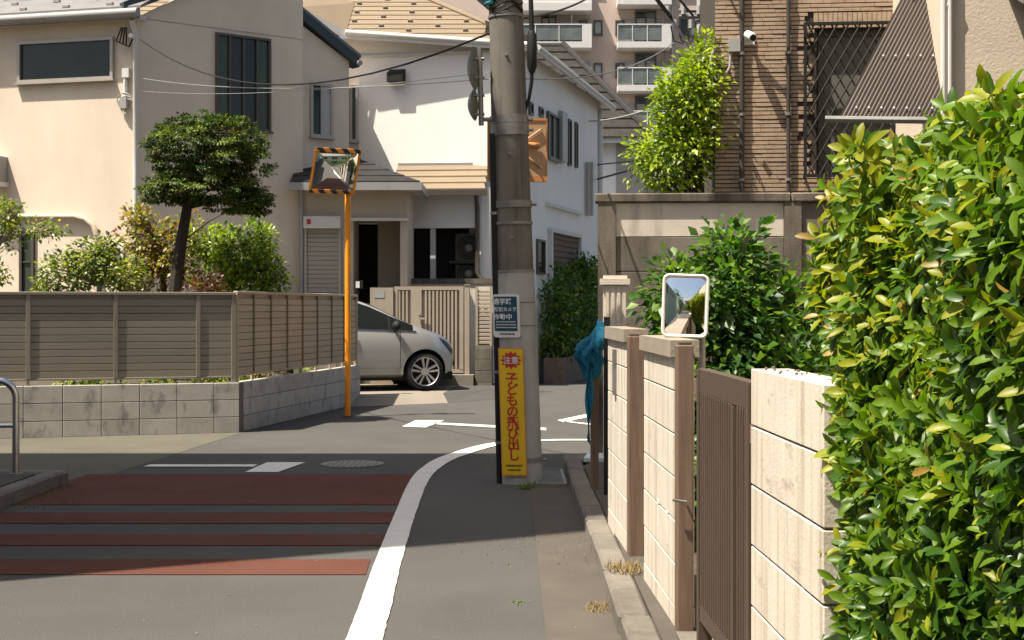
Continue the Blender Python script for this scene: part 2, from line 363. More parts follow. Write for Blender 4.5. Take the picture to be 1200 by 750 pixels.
def wire(pts, r, label, sag=.0, mat='black', group='overhead wires', n=14):
    a, b = Vector(pts[0]), Vector(pts[-1])
    path = [a.lerp(b, i / n) - Vector((0, 0, sag * 4 * (i / n) * (1 - i / n))) for i in range(n + 1)] if len(pts) == 2 else pts
    return MB().tube(path, r, 6).build('overhead_wire', M[mat], None, True, label=label, category='wire', group=group)
_txt = {}
def text(name, body, size, o, ux, uy, mat, parent, bold=.012, spacing=1.0, align='CENTER'):
    cu = bpy.data.curves.new('text', 'FONT'); cu.body = body; cu.size = size; cu.align_x = align; cu.space_line = spacing; cu.offset = bold * size; cu.resolution_u = 3
    ob = bpy.data.objects.new('text_tmp', cu); COL.objects.link(ob)
    dg = bpy.context.evaluated_depsgraph_get(); me = bpy.data.meshes.new_from_object(ob.evaluated_get(dg))
    bpy.data.objects.remove(ob); bpy.data.curves.remove(cu)
    o, ux, uy = Vector(o), Vector(ux), Vector(uy)
    for v in me.vertices: v.co = o + ux * v.co.x + uy * v.co.y
    me.name = name; me.materials.clear(); me.materials.append(mat); return link(name, me, parent)
# ================================================================== ground, road, markings
def sheet(name, pts, z, mat, kind='structure', parent=None):
    o = MB().poly([(p[0], p[1], z) for p in pts]).build(name, mat, parent)
    if kind and parent is None: o['kind'] = kind
    return o
sheet('ground', [(-300, -200), (300, -200), (300, 400), (-300, 400)], -.03, M['soil'])
road = sheet('road', [(-14, -40), (14, -40), (14, 90), (-14, 90)], 0, M['asphalt'])
sheet('pavement', [(-3.20, 17.6), (-3.62, 12.6), (-3.75, 11.6), (-9, 11.6), (-9, 17.6)], .003, M['asphalt_pave'])
for ya, yb in ((13.0, 10.99), (10.58, 10.04), (9.55, 9.11), (8.61, 8.12)):
    sheet('red_stripe', [(-3.9, yb), (-.82, yb), (-.84, ya), (-3.8, ya)], .0045, M['red'], None, road)
def ribbon(name, ctr, wid, z, mat, parent, jit=.0035, step=.05):
    pts = [Vector((c[0], c[1])) for c in ctr]; dense = []; ws = []
    for i in range(len(pts) - 1):
        p0, p1, p2, p3 = pts[max(i - 1, 0)], pts[i], pts[i + 1], pts[min(i + 2, len(pts) - 1)]
        k = max(2, int((p2 - p1).length / step))
        for j in range(k):
            t = j / k; q = .5 * ((2 * p1) + (p2 - p0) * t + (2 * p0 - 5 * p1 + 4 * p2 - p3) * t * t + (3 * p1 - p0 - 3 * p2 + p3) * t ** 3)
            dense.append(q); ws.append(wid[i] + (wid[i + 1] - wid[i]) * t)
    dense.append(pts[-1]); ws.append(wid[-1]); rows = []
    for i, q in enumerate(dense):
        t = (dense[min(i + 1, len(dense) - 1)] - dense[max(i - 1, 0)]).normalized(); nn = Vector((-t.y, t.x))
        nz = lambda s, p: math.sin(s * 9.1 + p) * .35 + math.sin(s * 23.7 + p * 2) * .35 + math.sin(s * 61 + p * 3) * .3
        sy = q.y + q.x; a = q + nn * (ws[i] / 2 + nz(sy, 1.0) * jit * .5); b = q - nn * (ws[i] / 2 + nz(sy, 4.0) * jit - (jit * 1.2 if rnd.random() < .02 else 0))
        rows.append([(a.x, a.y, z), (b.x, b.y, z)])
    return MB().grid(rows).build(name, mat, parent)
ribbon('edge_line', [(-.55, -6), (-.64, 4), (-.666, 6.54), (-.727, 8.5), (-.775, 10.6), (-.80, 12.4), (-.755, 13.5), (-.60, 14.55), (-.18, 15.85), (.38, 16.3), (1.2, 16.35), (4, 16.4)],
       [.17, .17, .165, .155, .15, .16, .17, .19, .2, .17, .16, .16], .0075, M['white'], road)
def mark(pts): sheet('junction_mark', [G(*p) for p in pts], .0075, M['white'], None, road)
mark([(471, 500.5), (487, 493), (521, 493), (499, 501.5)]); mark([(508, 495.5), (512, 497.8), (640, 505), (640, 502)])
mark([(287, 554), (313, 542.5), (358, 542.5), (326, 554)]); mark([(168, 547.6), (176, 545), (302, 545), (297, 547.6)])
mark([(653, 493), (660, 495.5), (712, 484.5), (712, 480.5)]); mark([(655, 494), (664, 494), (712, 499), (712, 501)])
# manhole lid
mh = G(413, 544.5); t = thing('manhole_cover', 'round patterned iron manhole cover set in the shaded road', 'manhole cover', (mh.x, mh.y, 0))
mb = MB(); mb.tube([(mh.x, mh.y, .002), (mh.x, mh.y, .012)], .30, 28); mb.build('lid', M['steel_grey'], t)
mb = MB()
for i in range(-4, 5):
    h = math.sqrt(max(.26 ** 2 - (i * .055) ** 2, 0)); mb.wbox(mh.x + i * .055 - .012, mh.x + i * .055 + .012, mh.y - h, mh.y + h, .012, .017)
mb.build('tread_pattern', M['galv'], t)
# gutter strip, kerb stones, verge behind
gut = sheet('gutter_strip', [(.165, -8), (.50, -8), (.50, 13.4), (.15, 13.4)], .006, M['gutter'])
kb = link('kerb', None, None, (.56, 6, 0), 0, kind='structure')
y = -6.0; i = 0
while y < 13.2:
    ln = .6; mat = M['kerb']
    link('kerb_stone', chbox(.145, ln - .012, .16, .018, mat), kb, (.562 + rnd.uniform(-.006, .006), y + ln / 2, .022 + rnd.uniform(-.006, .004)), rnd.uniform(-.008, .008)); y += ln
for k, (cx, cy, rz) in enumerate(((.62, 13.5, -.25), (.84, 13.98, -.75), (1.26, 14.28, -1.2), (1.83, 14.4, -1.5))):
    link('kerb_stone', chbox(.145, .588, .16, .018, M['kerb']), kb, (cx, cy, .02), rz)
MB().prism([(.637, -8), (1.0, -8), (.95, 9.6), (.92, 13.4), (.75, 13.3), (.637, 12.9)], -.02, .092).build('verge', M['gutter'], None, kind='structure')
MB().prism([(.99, -30), (14, -30), (14, 13.4), (.93, 13.4), (.951, 9.6)], -.02, .085).build('garden_ground', M['soil'], None, kind='structure')
# drain grate beside the pole
g = thing('drain_grate', 'dark steel drain grate in the gutter beside the utility pole', 'drain grate', (.32, 12.7, .01))
mb = MB(); mb.wbox(.2, .46, 12.1, 12.13, .007, .03).wbox(.2, .46, 13.17, 13.2, .007, .03).wbox(.2, .225, 12.13, 13.17, .007, .03).wbox(.435, .46, 12.13, 13.17, .007, .03); mb.build('frame', M['steel_grey'], g)
mb = MB()
for k in range(15): mb.wbox(.226, .434, 12.17 + k * .066, 12.195 + k * .066, .009, .027)
mb.build('bars', M['steel_grey'], g)
# raised pavement on the left
lk = MB().prism([(-3.95, -8), (-3.95, 11.95), (-4.15, 12.15), (-8, 12.2), (-8, -8)], -.02, .12).build('raised_pavement', M['gutter'], None, kind='structure')
y = 2.0
while y < 11.9:
    link('kerb_stone', chbox(.15, .588, .17, .02, M['kerb']), lk, (-3.86, y + .3, .035), 0); y += .6
link('kerb_stone', chbox(.6, .15, .17, .02, M['kerb']), lk, (-4.06, 12.24, .035), .0)
# guard pipe
t = thing('guard_rail', 'bent stainless pipe guard rail on the raised kerb', 'guard rail', (-4.1, 12, .12))
def arc(c, r, a0, a1, n, ax): return [Vector(c) + r * (Vector(ax[0]) * math.cos(a0 + (a1 - a0) * i / n) + Vector(ax[1]) * math.sin(a0 + (a1 - a0) * i / n)) for i in range(n + 1)]
gx, gy = -4.07, 11.9; top = .9
ax = ((0, 0, 0), (0, 0, 1))
dirn = Vector((-1, -.18, 0)).normalized()
pth = [Vector((gx, gy, .10)), Vector((gx, gy, top - .14))] + arc((gx + dirn.x * .14, gy + dirn.y * .14, top - .14), .14, 0, math.pi / 2, 7, (-dirn, (0, 0, 1)))[1:] + [Vector((gx, gy, top)) + dirn * 1.9]
MB().tube(pth + [Vector((gx, gy, .1)) + dirn * 2.05 + Vector((0, 0, .6)), Vector((gx, gy, .1)) + dirn * 2.05], .03, 12).build('pipe', M['stainless'], t, True)
MB().tube([Vector((gx, gy, .53)), Vector((gx, gy, .53)) + dirn * 2.05], .019, 10).build('middle_rail', M['stainless'], t, True)
MB().tube([(gx, gy, .118), (gx, gy, .14)], .055, 14).build('base_collar', M['steel_grey'], t)
# weeds and dry grass
def tuft(name, c, n, h, r, mat, label, cat='weeds'):
    mb = MB()
    for i in range(n):
        a = rnd.uniform(0, 6.28); rr = r * math.sqrt(rnd.random()); b = Vector((c[0] + rr * math.cos(a) * .6, c[1] + rr * math.sin(a), c[2])); d = Vector((rnd.uniform(-1, 1), rnd.uniform(-1, 1), rnd.uniform(.15, 1))).normalized() * h * rnd.uniform(.4, 1)
        s = d.cross(Vector((0, 0, 1))).normalized() * .003; mb.poly([b - s, b + s, b + d])
    mb.build(name, mat, None, kind='stuff', label=label, category=cat)
tuft('dry_grass', (.60, 7.75, .10), 260, .07, .17, M['straw'], 'dry straw coloured grass on the kerb beside the block wall')
tuft('dry_grass', (.44, 7.2, .006), 160, .05, .13, M['straw'], 'yellowed grass tuft in the gutter beside the kerb')
tuft('dry_grass', (.17, 9.1, .006), 200, .02, .9, M['straw'], 'thin line of dry moss along the gutter seam')
tuft('green_weeds', (.12, 12.02, 0), 160, .09, .12, M['moss'], 'green weeds growing at the foot of the utility pole')
tuft('green_weeds', (.03, 7.35, 0), 60, .02, .06, M['moss'], 'flat green sprig lying on the asphalt beside the gutter')
tuft('green_weeds', (-3.74, 11.3, 0), 300, .05, .7, M['moss'], 'mossy weeds along the foot of the raised kerb')
mb = MB()
for i in range(140):
    x, yy = rnd.uniform(-2.5, .5), rnd.uniform(6.3, 15); s = rnd.uniform(.003, .007); a = rnd.uniform(0, 6.28)
    mb.poly([(x + s * math.cos(a + k * 2.1), yy + s * 1.6 * math.sin(a + k * 2.1), .0085 + .002 * (k == 1)) for k in range(3)])
mb.build('road_litter', M['kerb'], None, kind='stuff', label='scattered pale grit and leaf bits on the road', category='grit')

# ================================================================== right hand block walls and gate
def WX(Y): return .909 - .03 * Y
RW = Fr((WX(0), 0), (.03, -1))     # u grows towards the camera: u = -Y (nearly)
K = 1 / math.hypot(1, .03)
def U(Y): return -Y / K
def blockwall(label, Y0, Y1, zs, thick, cap, group='cream block wall sections'):
    u0, u1 = U(Y1), U(Y0); c = RW((u0 + u1) / 2, -thick / 2, .09)
    t = thing('block_wall', label, 'wall', c, group if group else None)
    MB().box(RW, u0 + .006, u1 - .006, -thick + .006, -.009, .05, zs[-1] - .006).build('mortar', M['mortar'], t)
    for i in range(len(zs) - 1):
        n = 3 if (u1 - u0) > 1.0 else 2; cut = [u0 + (u1 - u0) * k / n for k in range(n + 1)]
        off = 0 if i % 2 else (u1 - u0) / n / 2
        if off: cut = [u0] + [c2 - off for c2 in cut[1:]] + [u1]
        for a, b in zip(cut, cut[1:]):
            piece('block', RW, (a + b) / 2, -thick / 2 + rnd.uniform(-.0012, .0012), (zs[i] + zs[i + 1]) / 2, b - a - .0015, thick, zs[i + 1] - zs[i] - .006, M['block_cream'], t, .003)
    if cap:
        MB().box(RW, u0 - .02, u1 + .01, -thick - .02, .022, zs[-1], zs[-1] + .075).build('coping', M['cap'], t)
    return t
M['cap'] = mk('weathered_coping', (.27, .235, .19), .85, v=.12, vs=6, bump=.3, bs=60, stain=[((.2, .16, .12), .6, (12, 12, 12), .5, .7)])
zs = [.05, .2, .39, .58, .77, .96, 1.15, 1.30]
w1 = blockwall('cream painted block wall section with grey name plate beside the blue net', 8.30, 9.45, zs, .10, True)
w2 = blockwall('cream painted block wall section between the brown post and the white mirror', 6.38, 7.52, [z - .02 for z in zs], .085, True)
w3 = blockwall('cream painted block pillar wall half covered by the leafy hedge', 3.72, 4.67, [.02, .15, .345, .54, .735, .93, 1.12, 1.305], .125, False)
u = U(8.95); MB().box(RW, u - .045, u + .045, 0, .018, .96, 1.24).build('name_plate', M['galv'], w1)
for (Yw, z0, z1, h) in ((6.95, .45, .56, .03), (6.62, .42, .55, .02), (8.8, .62, .72, .02)):
    MB().box(RW, U(Yw) - .012, U(Yw) + .012, .0005, .003, z0, z1).box(RW, U(Yw) - h, U(Yw) + h, .0005, .003, z1, z1 + .02).build('paint_patch', M['sign_white'], w1 if Yw > 8 else w2)
mb = MB()
for i in range(14):
    s = rnd.uniform(.003, .008); uu = U(4.67) + .02 + .5 * rnd.random() ** 2; nn = rnd.uniform(-.11, -.01)
    mb.tube([RW(uu, nn, 1.303), RW(uu + s * .4, nn, 1.303 + s)], [s, s * .6], 5)
mb.build('mortar_rubble', M['brown_wood'], w3, kind='stuff')
def post(label, Y, w, d, z1, name='brown_post'):
    t = thing(name, label, 'post', RW(U(Y), -w / 2, .09), 'brown gate posts')
    piece('shaft', RW, U(Y) + d / 2, -w / 2 + .004, (z1 + .05) / 2, d, w, z1 - .05, M['brown_wood'], t, .004)
    MB().box(RW, U(Y) + .012, U(Y) + d - .012, -w + .01, -.008, z1, z1 + .012).build('cap', M['brown_metal'], t)
    return t
p1 = post('weathered brown post at the end of the name plate wall', 8.293, .088, .1, 1.335)
p2 = post('weathered brown post with a latch beside the vertical slat gate', 6.373, .070, .09, 1.335)
MB().tube([RW(U(6.28) + .002, -.03, .66), RW(U(6.28) + .03, -.03, .66), RW(U(6.28) + .03, .03, .67)], .006, 6).build('latch', M['galv'], p2)
# gate
GA, GB = Vector((.742, 5.80, 0)), Vector((.770, 4.70, 0))
GF = Fr(GA, (GB - GA)[:2]); gl = (GB - GA).length
t = thing('slat_gate', 'dark brown gate of close vertical slats between post and cream pillar', 'gate', (GA.x, (GA.y + GB.y) / 2, .1))
MB().box(GF, 0, gl, -.045, 0, 1.165, 1.255).build('top_rail', M['brown_metal'], t)
MB().box(GF, 0, gl, -.045, 0, .26, .33).build('bottom_rail', M['brown_metal'], t)
MB().box(GF, -.002, .05, -.05, .004, .14, 1.25).build('stile', M['brown_metal'], t)
MB().box(GF, gl - .05, gl + .002, -.05, .004, .14, 1.25).build('stile', M['brown_metal'], t)
MB().box(GF, gl * .72, gl * .72 + .035, -.05, .006, .335, 1.16).build('stile', M['brown_metal'], t)
k = 0; u = .058
while u < gl - .08:
    if not (gl * .72 - .03 < u < gl * .72 + .04):
        k += 1; link('slat', chbox(.016, .03, .834, .003, M['brown_metal']), t, GF(u + .008, (-.012, -.026)[k % 2], .747), GF.rz)
    u += .024
MB().box(GF, -.24, 0, -.05, -.02, 1.14, 1.20).build('hinge_arm', M['brown_wood'], t)
MB().box(GF, -.06, 0, -.06, .0, 1.12, 1.215).build('hinge_arm', M['brown_wood'], t)
MB().box(GF, gl, gl + .05, -.06, .0, 1.06, 1.12).build('hinge_arm', M['brown_wood'], t)
MB().prism([(.70, 4.72), (1.15, 4.72), (1.15, 6.2), (.70, 6.2)], .05, .115).build('doorstep', M['kerb'], None, label='low concrete doorstep under the brown slat gate', category='step')
# white framed mirror on a post
t = thing('garden_mirror', 'small rounded white framed mirror on a silver post behind the wall', 'mirror', (.93, 6.95, .09))
mc = P(803, 358.5, 6.95); fw = Vector((-.09, -1, .02)).normalized(); ux = Vector((0, 0, 1)).cross(-fw).normalized() * -1
ux = Vector((1, -.09, -.035)).normalized(); uz = fw.cross(ux).normalized() * -1
if uz.z < 0: uz = -uz
def rrect(w, h, r, n=6):
    out = []
    for cx, cz, a0 in ((w - r, h - r, 0), (-w + r, h - r, math.pi / 2), (-w + r, -h + r, math.pi), (w - r, -h + r, 1.5 * math.pi)):
        for i in range(n + 1):
            a = a0 + math.pi / 2 * i / n; out.append((cx + r * math.cos(a), cz + r * math.sin(a)))
    return out
hw, hh = .104, .146
def mirror_glass(c, ux, uz, fw, outline, R, rings=8):
    rows = []
    for k in range(rings + 1):
        s = k / rings if k else .001; row = []
        for a, b in outline:
            x, zz = a * s, b * s; row.append(c + ux * x + uz * zz + fw * (math.sqrt(R * R - x * x - zz * zz) - R + .008))
        rows.append(row)
    return MB().grid(rows, True)
mirror_glass(mc, ux, uz, fw, rrect(hw, hh, .025), .75).build('mirror_glass', M['mirror'], t, True)
ol = [mc + ux * a + uz * b for a, b in rrect(hw, hh, .025)]; MB().tube(ol + ol[:2], .0075, 8).build('rim', M['frame_white'], t, True)
MB().slab([mc + ux * a + uz * b - fw * .02 for a, b in rrect(hw, hh, .025)], fw * -.012).build('back_shell', M['frame_white'], t)
pb = mc - fw * .045 + ux * .08; MB().tube([(pb.x, pb.y, .08), (pb.x, pb.y, mc.z - .02)], .018, 12).build('post', M['galv'], t, True)
MB().tube([(pb.x, pb.y, mc.z - .04), mc - fw * .02 + ux * .05], .012, 8).build('bracket', M['galv'], t)
# blue net on its posts
t = thing('wooden_post', 'dark weathered wooden post standing under the blue net', 'post', (.64, 11.25, .09)); piece('shaft', WF, .64, -11.25, .66, .062, .062, 1.16, M['brown_wood'], t, .006)
t = thing('steel_post', 'tall thin dark steel post next to the blue net', 'post', (.713, 10.9, .09)); piece('shaft', WF, .713, -10.9, .75, .045, .045, 1.34, M['black'], t, .004); piece('cap', WF, .713, -10.9, 1.424, .05, .05, .01, M['brown_metal'], t, .002)
t = thing('crow_net', 'crumpled blue crow net bundled over the wooden post', 'net', (.62, 11.2, 1.2))
rows = []
for i in range(26):
    v = i / 25; z = 1.335 - .36 * v; w = .112 * math.sin(min(1, v * 2.2 + .12) * math.pi / 2) * (1 - .55 * max(0, v - .45) / .55); row = []
    for j in range(40):
        a = 2 * math.pi * j / 40; f = 1 + .16 * math.sin(a * 7 + v * 5) + .12 * math.sin(a * 11 - v * 9) + rnd.uniform(-.05, .05)
        row.append((.645 - .05 * v + .02 * math.sin(v * 9) + w * f * math.cos(a), 11.2 + w * .9 * f * math.sin(a), z + .03 * math.sin(a * 5 + v * 3) + .05 * math.cos(a) * (1 - v)))
    rows.append(row)
MB().grid(rows, True).poly(list(reversed(rows[0]))).build('bundle', M['net'], t, False)
rows = []
for i in range(18):
    v = i / 17; z = 1.14 - .60 * v; rows.append([(.572 + .012 * math.sin(v * 8 + j) + .011 * j * (1 - .5 * v), 11.14 + .02 * math.sin(j * 2.6 + v * 4), z - .02 * j) for j in range(6)])
MB().grid(rows).build('hanging_tail', M['net'], t)
MB().prism([tuple(G(x, y, .0)[:2]) for x, y in ((684, 553), (708, 553), (714, 536), (694, 536))], .09, .125).build('plastic_board', M['board'], None, label='pale blue board lying on the ground behind the net post', category='board')

# ================================================================== utility pole
pbx, pby = G(610, 567)[0], G(610, 567)[1] + .12
PB = Vector((pbx, pby, 0)); ptop = P(592.5, 0, pby); lean = (ptop - PB) / ptop.z
def pax(z): return PB + lean * z
def prad(z): return .188 - .0105 * z
t_pole = thing('utility_pole', 'leaning concrete utility pole with pale lower sleeve and black cable cover', 'utility pole', PB)
zz = [-.2, 1.8, 3, 5, 7, 10]; MB().tube([pax(z) for z in zz], [prad(z) for z in zz], 36).build('shaft', M['pole'], t_pole, True)
zz = [-.01, .6, 1.2, 1.805]; MB().tube([pax(z) for z in zz], [prad(z) + .004 for z in zz], 36).build('sleeve', M['pole_low'], t_pole, True)
def zat(y): return EYE + (HOR - y) / FPX * pby
for yb, h in ((20, .012), (141, .035), (153, .05), (240, .03), (262, .012), (318, .01), (538, .02)):
    z = zat(yb); MB().tube([pax(z - h), pax(z + h)], prad(z) + .009, 36).build('band', M['galv' if h > .02 else 'steel_grey'], t_pole, True)
for yb in (141, 153, 240, 538):
    z = zat(yb); c = pax(z) + Vector((prad(z) + .002, -.03, 0)); MB().tube([c, c + Vector((.045, -.01, 0))], .012, 8).build('clamp_bolt', M['steel_grey'], t_pole)
for xb, yb in ((593, 67), (600, 182), (603, 279)):
    z = zat(yb); c = pax(z) + Vector((-.01, -prad(z) + .004, 0)); MB().tube([c, c + Vector((0, -.018, 0))], .014, 8).build('step_bolt', M['steel_grey'], t_pole)
def side(z, off=0): return pax(z) + Vector((-prad(z) * .93 - off, -prad(z) * .36 - .02, 0))
zz = [0, .5, 1, 1.6, 2.2, 2.8, zat(158)]
MB().tube([side(z) for z in zz], .029, 12).build('cable_cover', M['black'], t_pole, True)
for z in (.35, .95, 1.55, 2.3): MB().tube([side(z - .012), side(z + .012)], .034, 12).build('cover_strap', M['steel_grey'], t_pole)
cp = [P(622, -10, pby - .05), P(623, 36, pby - .08)]; z0 = cp[-1]
MB().tube([P(621, -30, pby - .05), P(623, 30, pby - .08), P(623.5, 60, pby - .08), P(623, 95, pby - .08), P(620, 115, pby - .06), P(614, 135, pby - .02)], [.02, .022, .022, .017, .015, .014], 10).build('service_cable', M['black'], t_pole, True)
MB().tube([P(623, 36, pby - .08), P(623.3, 42, pby - .08), P(623.5, 78, pby - .08), P(623.2, 85, pby - .08)], [.025, .042, .042, .025], 12).build('cable_joint', M['black'], t_pole, True)
M['teal'] = mk('teal_wrap', (.02, .22, .26), .6)
mb = MB()
for k in range(5): mb.tube([pax(zat(-14 + k * 5)) + Vector((-.18 - .02 * (k % 2), -.03, 0)), pax(zat(-12 + k * 5)) + Vector((-.12, -.15, .01))], .018, 6)
mb.build('insulating_wrap', M['teal'], t_pole)
mb = MB()
for k in range(4):
    z = zat(14 - k * 5); mb.tube([pax(z) + Vector((prad(z) * math.sin(a), -prad(z) * math.cos(a) - .012, .03 * math.sin(a * 3 + k))) for a in [-1.2 + .3 * q for q in range(10)]], .007, 6)
mb.build('tied_cables', M['black'], t_pole)
# signs on the pole
def tilt_axes(z0, z1, out):
    a, b = pax(z0), pax(z1); uy = (b - a).normalized(); return uy, out
nrm = Vector((-.10, -1, 0)).normalized(); sux = Vector((1, -.10, 0)).normalized(); suy = lean.normalized()
zb, zt = .085, 1.145
c = pax((zb + zt) / 2) + nrm * (prad(.6) + .022) + sux * -.028
t = thing('warning_sign', 'tall yellow warning sign with red Japanese lettering on the pole', 'sign', pax(.05))
def rel(a, b, n=0): return c + sux * a + suy * b + nrm * n
def plate(a0, a1, b0, b1, n0, n1, name, mat, par): return MB().quadbox([rel(a0, b0, n1), rel(a1, b0, n1), rel(a1, b0, n0), rel(a0, b0, n0), rel(a0, b1, n1), rel(a1, b1, n1), rel(a1, b1, n0), rel(a0, b1, n0)]).build(name, mat, par)
H = (zt - zb) / 2
plate(-.108, .108, -H - .012, H + .012, -.016, 0, 'board', M['orange_old'], t); plate(-.098, .098, -H, H, 0, .003, 'face', M['yellow'], t)
pts = []
for k in range(24):
    a = 2 * math.pi * k / 24; r = .092 if k % 2 == 0 else .066; pts.append(rel(r * math.cos(a), H - .092 + r * .85 * math.sin(a), .0045))
MB().poly(pts).build('burst', M['sign_red'], t)
text('lettering', '注意', .066, rel(0, H - .117, .0065), sux, suy, M['sign_white'], t, .012)
for k, ch in enumerate('子どもの飛び出し'):
    text('lettering', ch, .107, rel(0, H - .285 - k * .0925, .0055), sux, suy, M['sign_red'], t, .024)
def fine_print(b0, a0, a1, h, mat, n0):   # print too small to read in the photograph: short strokes
    mb = MB(); a = a0
    while a < a1:
        w = rnd.uniform(.006, .012); mb.poly([rel(a, b0, n0), rel(a + w, b0, n0), rel(a + w, b0 + h, n0), rel(a, b0 + h, n0)]); a += w + rnd.uniform(.003, .006)
    return mb.build('fine_print', mat, t)
fine_print(-H + .070, -.07, .06, .016, M['sign_black'], .0055); fine_print(-H + .034, -.055, .045, .014, M['sign_black'], .0055)
zb, zt = zat(395), zat(345)
c = pax((zb + zt) / 2) + Vector((-.30, -1, 0)).normalized() * (prad(1.5) + .012); nrm = Vector((-.30, -1, 0)).normalized(); sux = Vector((1, -.30, 0)).normalized(); H = (zt - zb) / 2; c += sux * -.025
t = thing('camera_notice', 'white edged dark blue notice board with white lettering on the pole', 'sign', pax(1.2))
MB().slab([rel(a, b, .0) for a, b in rrect(.118, H, .025)], nrm * .01).build('board', M['sign_white'], t)
plate(-.104, .096, -H + .055, H - .02, 0, .003, 'blue_face', M['sign_blue'], t)
text('lettering', '通学路', .056, rel(-.03, H - .082, .0045), sux, suy, M['sign_white'], t, .02)
text('lettering', '防犯カメラ', .040, rel(-.006, H - .142, .0045), sux, suy, M['sign_white'], t, .02)
text('lettering', '作動中', .056, rel(-.03, H - .212, .0045), sux, suy, M['sign_white'], t, .02)
for k in range(3): fine_print(H - .238 - k * .024, -.09, .08, .009, M['sign_white'], .0045)
fine_print(-H + .022, -.06, .07, .014, M['sign_black'], .0025)
for yb in (354, 381):
    z = zat(yb); MB().tube([pax(z) + Vector((prad(z) * math.sin(a) * 1.04, -prad(z) * math.cos(a) * 1.04, 0)) for a in [.15 * q for q in range(-3, 11)]], .004, 6).build('tie_wire', M['steel_grey'], t)
# edge-on grey plates
t = thing('edge_on_sign', 'pair of grey sign plates seen edge on beside the utility pole', 'road sign', pax(zat(141)), None)
pipe = [P(564, 147, pby - .1), P(562, 56, pby - .1)]
MB().tube(pipe, .022, 12).build('pipe', M['galv'], t, True)
MB().tube([P(563.5, 140, pby - .1), pax(zat(141)) + Vector((-prad(3) + .02, -.06, 0))], .018, 8).build('arm', M['galv'], t)
for (yc, hh2, w2) in ((80, .185, .10), (123, .135, .06)):
    cc = P(556, yc, pby - .1); rows = []
    ua = Vector((-.22, -.97, 0)).normalized(); out = Vector((-.97, .22, 0)).normalized()
    for k in range(7):
        s = max(k / 6, .002); row = []
        for j in range(24):
            a = 2 * math.pi * j / 24; row.append(cc + ua * (hh2 * s * math.cos(a)) + Vector((0, 0, 1)) * (hh2 * s * math.sin(a)) + out * (.055 * (1 - s * s)))
        rows.append(row)
    MB().grid(rows, True).poly(rows[-1]).build('plate', M['steel_grey'], t, True)
    for dz in (-.08, .08): MB().tube([cc + Vector((0, 0, dz)), cc + Vector((.085, -.01, dz))], .014, 8).build('bracket', M['steel_grey'], t)
# orange mirror seen from the back, behind the pole
t = thing('traffic_mirror', 'faded orange traffic mirror seen from behind on the utility pole', 'traffic mirror', pax(zat(180)))
bF = Fr((pbx - .27, pby + .30), (1, .12)); z0, z1 = zat(206) + .03, zat(142) + .05
MB().box(bF, 0, .50, -.03, 0, z0, z1).build('back_panel', M['tan_back'], t)
MB().box(bF, -.012, .512, -.13, .006, z1, z1 + .022).build('hood', M['orange_old'], t); MB().box(bF, -.012, .512, -.06, .006, z0 - .05, z0 - .001).build('rim', M['orange_old'], t)
MB().box(bF, -.014, -.001, -.06, .005, z0, z1).build('rim', M['orange_old'], t); MB().box(bF, .501, .514, -.06, .005, z0, z1).build('rim', M['orange_old'], t)
for s in (1, -1):
    zc = (z0 + z1) / 2; MB().tube([bF(.25, .012, zc + s * .02), bF(.46, .012, zc + s * .17)], .009, 6).build('rib', M['tan_back'], t); MB().tube([bF(.25, .012, zc + s * .02), bF(.04, .012, zc + s * .17)], .012, 6).build('rib', M['orange_old'], t)
MB().tube([bF(.25, 0, zc), bF(.25, .14, zc), pax(zc) + Vector((0, .1, 0))], .02, 8).build('arm', M['galv'], t); MB().tube([bF(.34, .03, zc + .03), bF(.50 - .06, .03, zc + .02)], .022, 8).build('arm', M['orange_old'], t)
# ================================================================== left block wall, fence, garden
LC = Vector((-3.26, 17.35, 0)); LEND = Vector((-2.36, 22.57, 0))
FA = Fr((LC.x, LC.y), (1, .33)); FB = Fr((LC.x, LC.y), (LEND - LC)[:2]); SL = (LEND - LC).length
zrow = [0, .19, .395, .60]
t = thing('garden_wall', 'low grey mossy block wall around the corner garden under the slat fence', 'wall', (LC.x - .5, LC.y, 0))
MB().box(FA, -5.2, -.012, -.14, -.008, -.05, .592).build('mortar', M['mortar'], t); MB().box(FB, .012, SL - .006, -.14, -.008, -.05, .592).build('mortar', M['mortar'], t)
for i in range(3):
    u = 0.0; first = True
    while u > -5.2:
        ln = .30 if first else .43; first = False
        piece('block', FA, u - ln / 2, -.075, (zrow[i] + zrow[i + 1]) / 2, ln - .008, .15, zrow[i + 1] - zrow[i] - .007, M['block_grey'], t, .004); u -= ln
    cuts = [0, 1.39, 2.78, 4.17, SL]
    for a, b in zip(cuts, cuts[1:]):
        piece('block', FB, (a + b) / 2 + (.076 if a == 0 else 0), -.075, (zrow[i] + zrow[i + 1]) / 2, b - a - .008 - (.152 if a == 0 else 0), .15, zrow[i + 1] - zrow[i] - .007, M['block_grey'], t, .004)
MB().prism([(-9.3, 15.6), (-8.6, 15.75), (-3.40, 17.5), (-2.62, 21.9), (-4.6, 21.9), (-6.3, 23.3), (-9.3, 24.1)], -.02, .50).build('garden_bed', M['soil'], None, kind='structure')
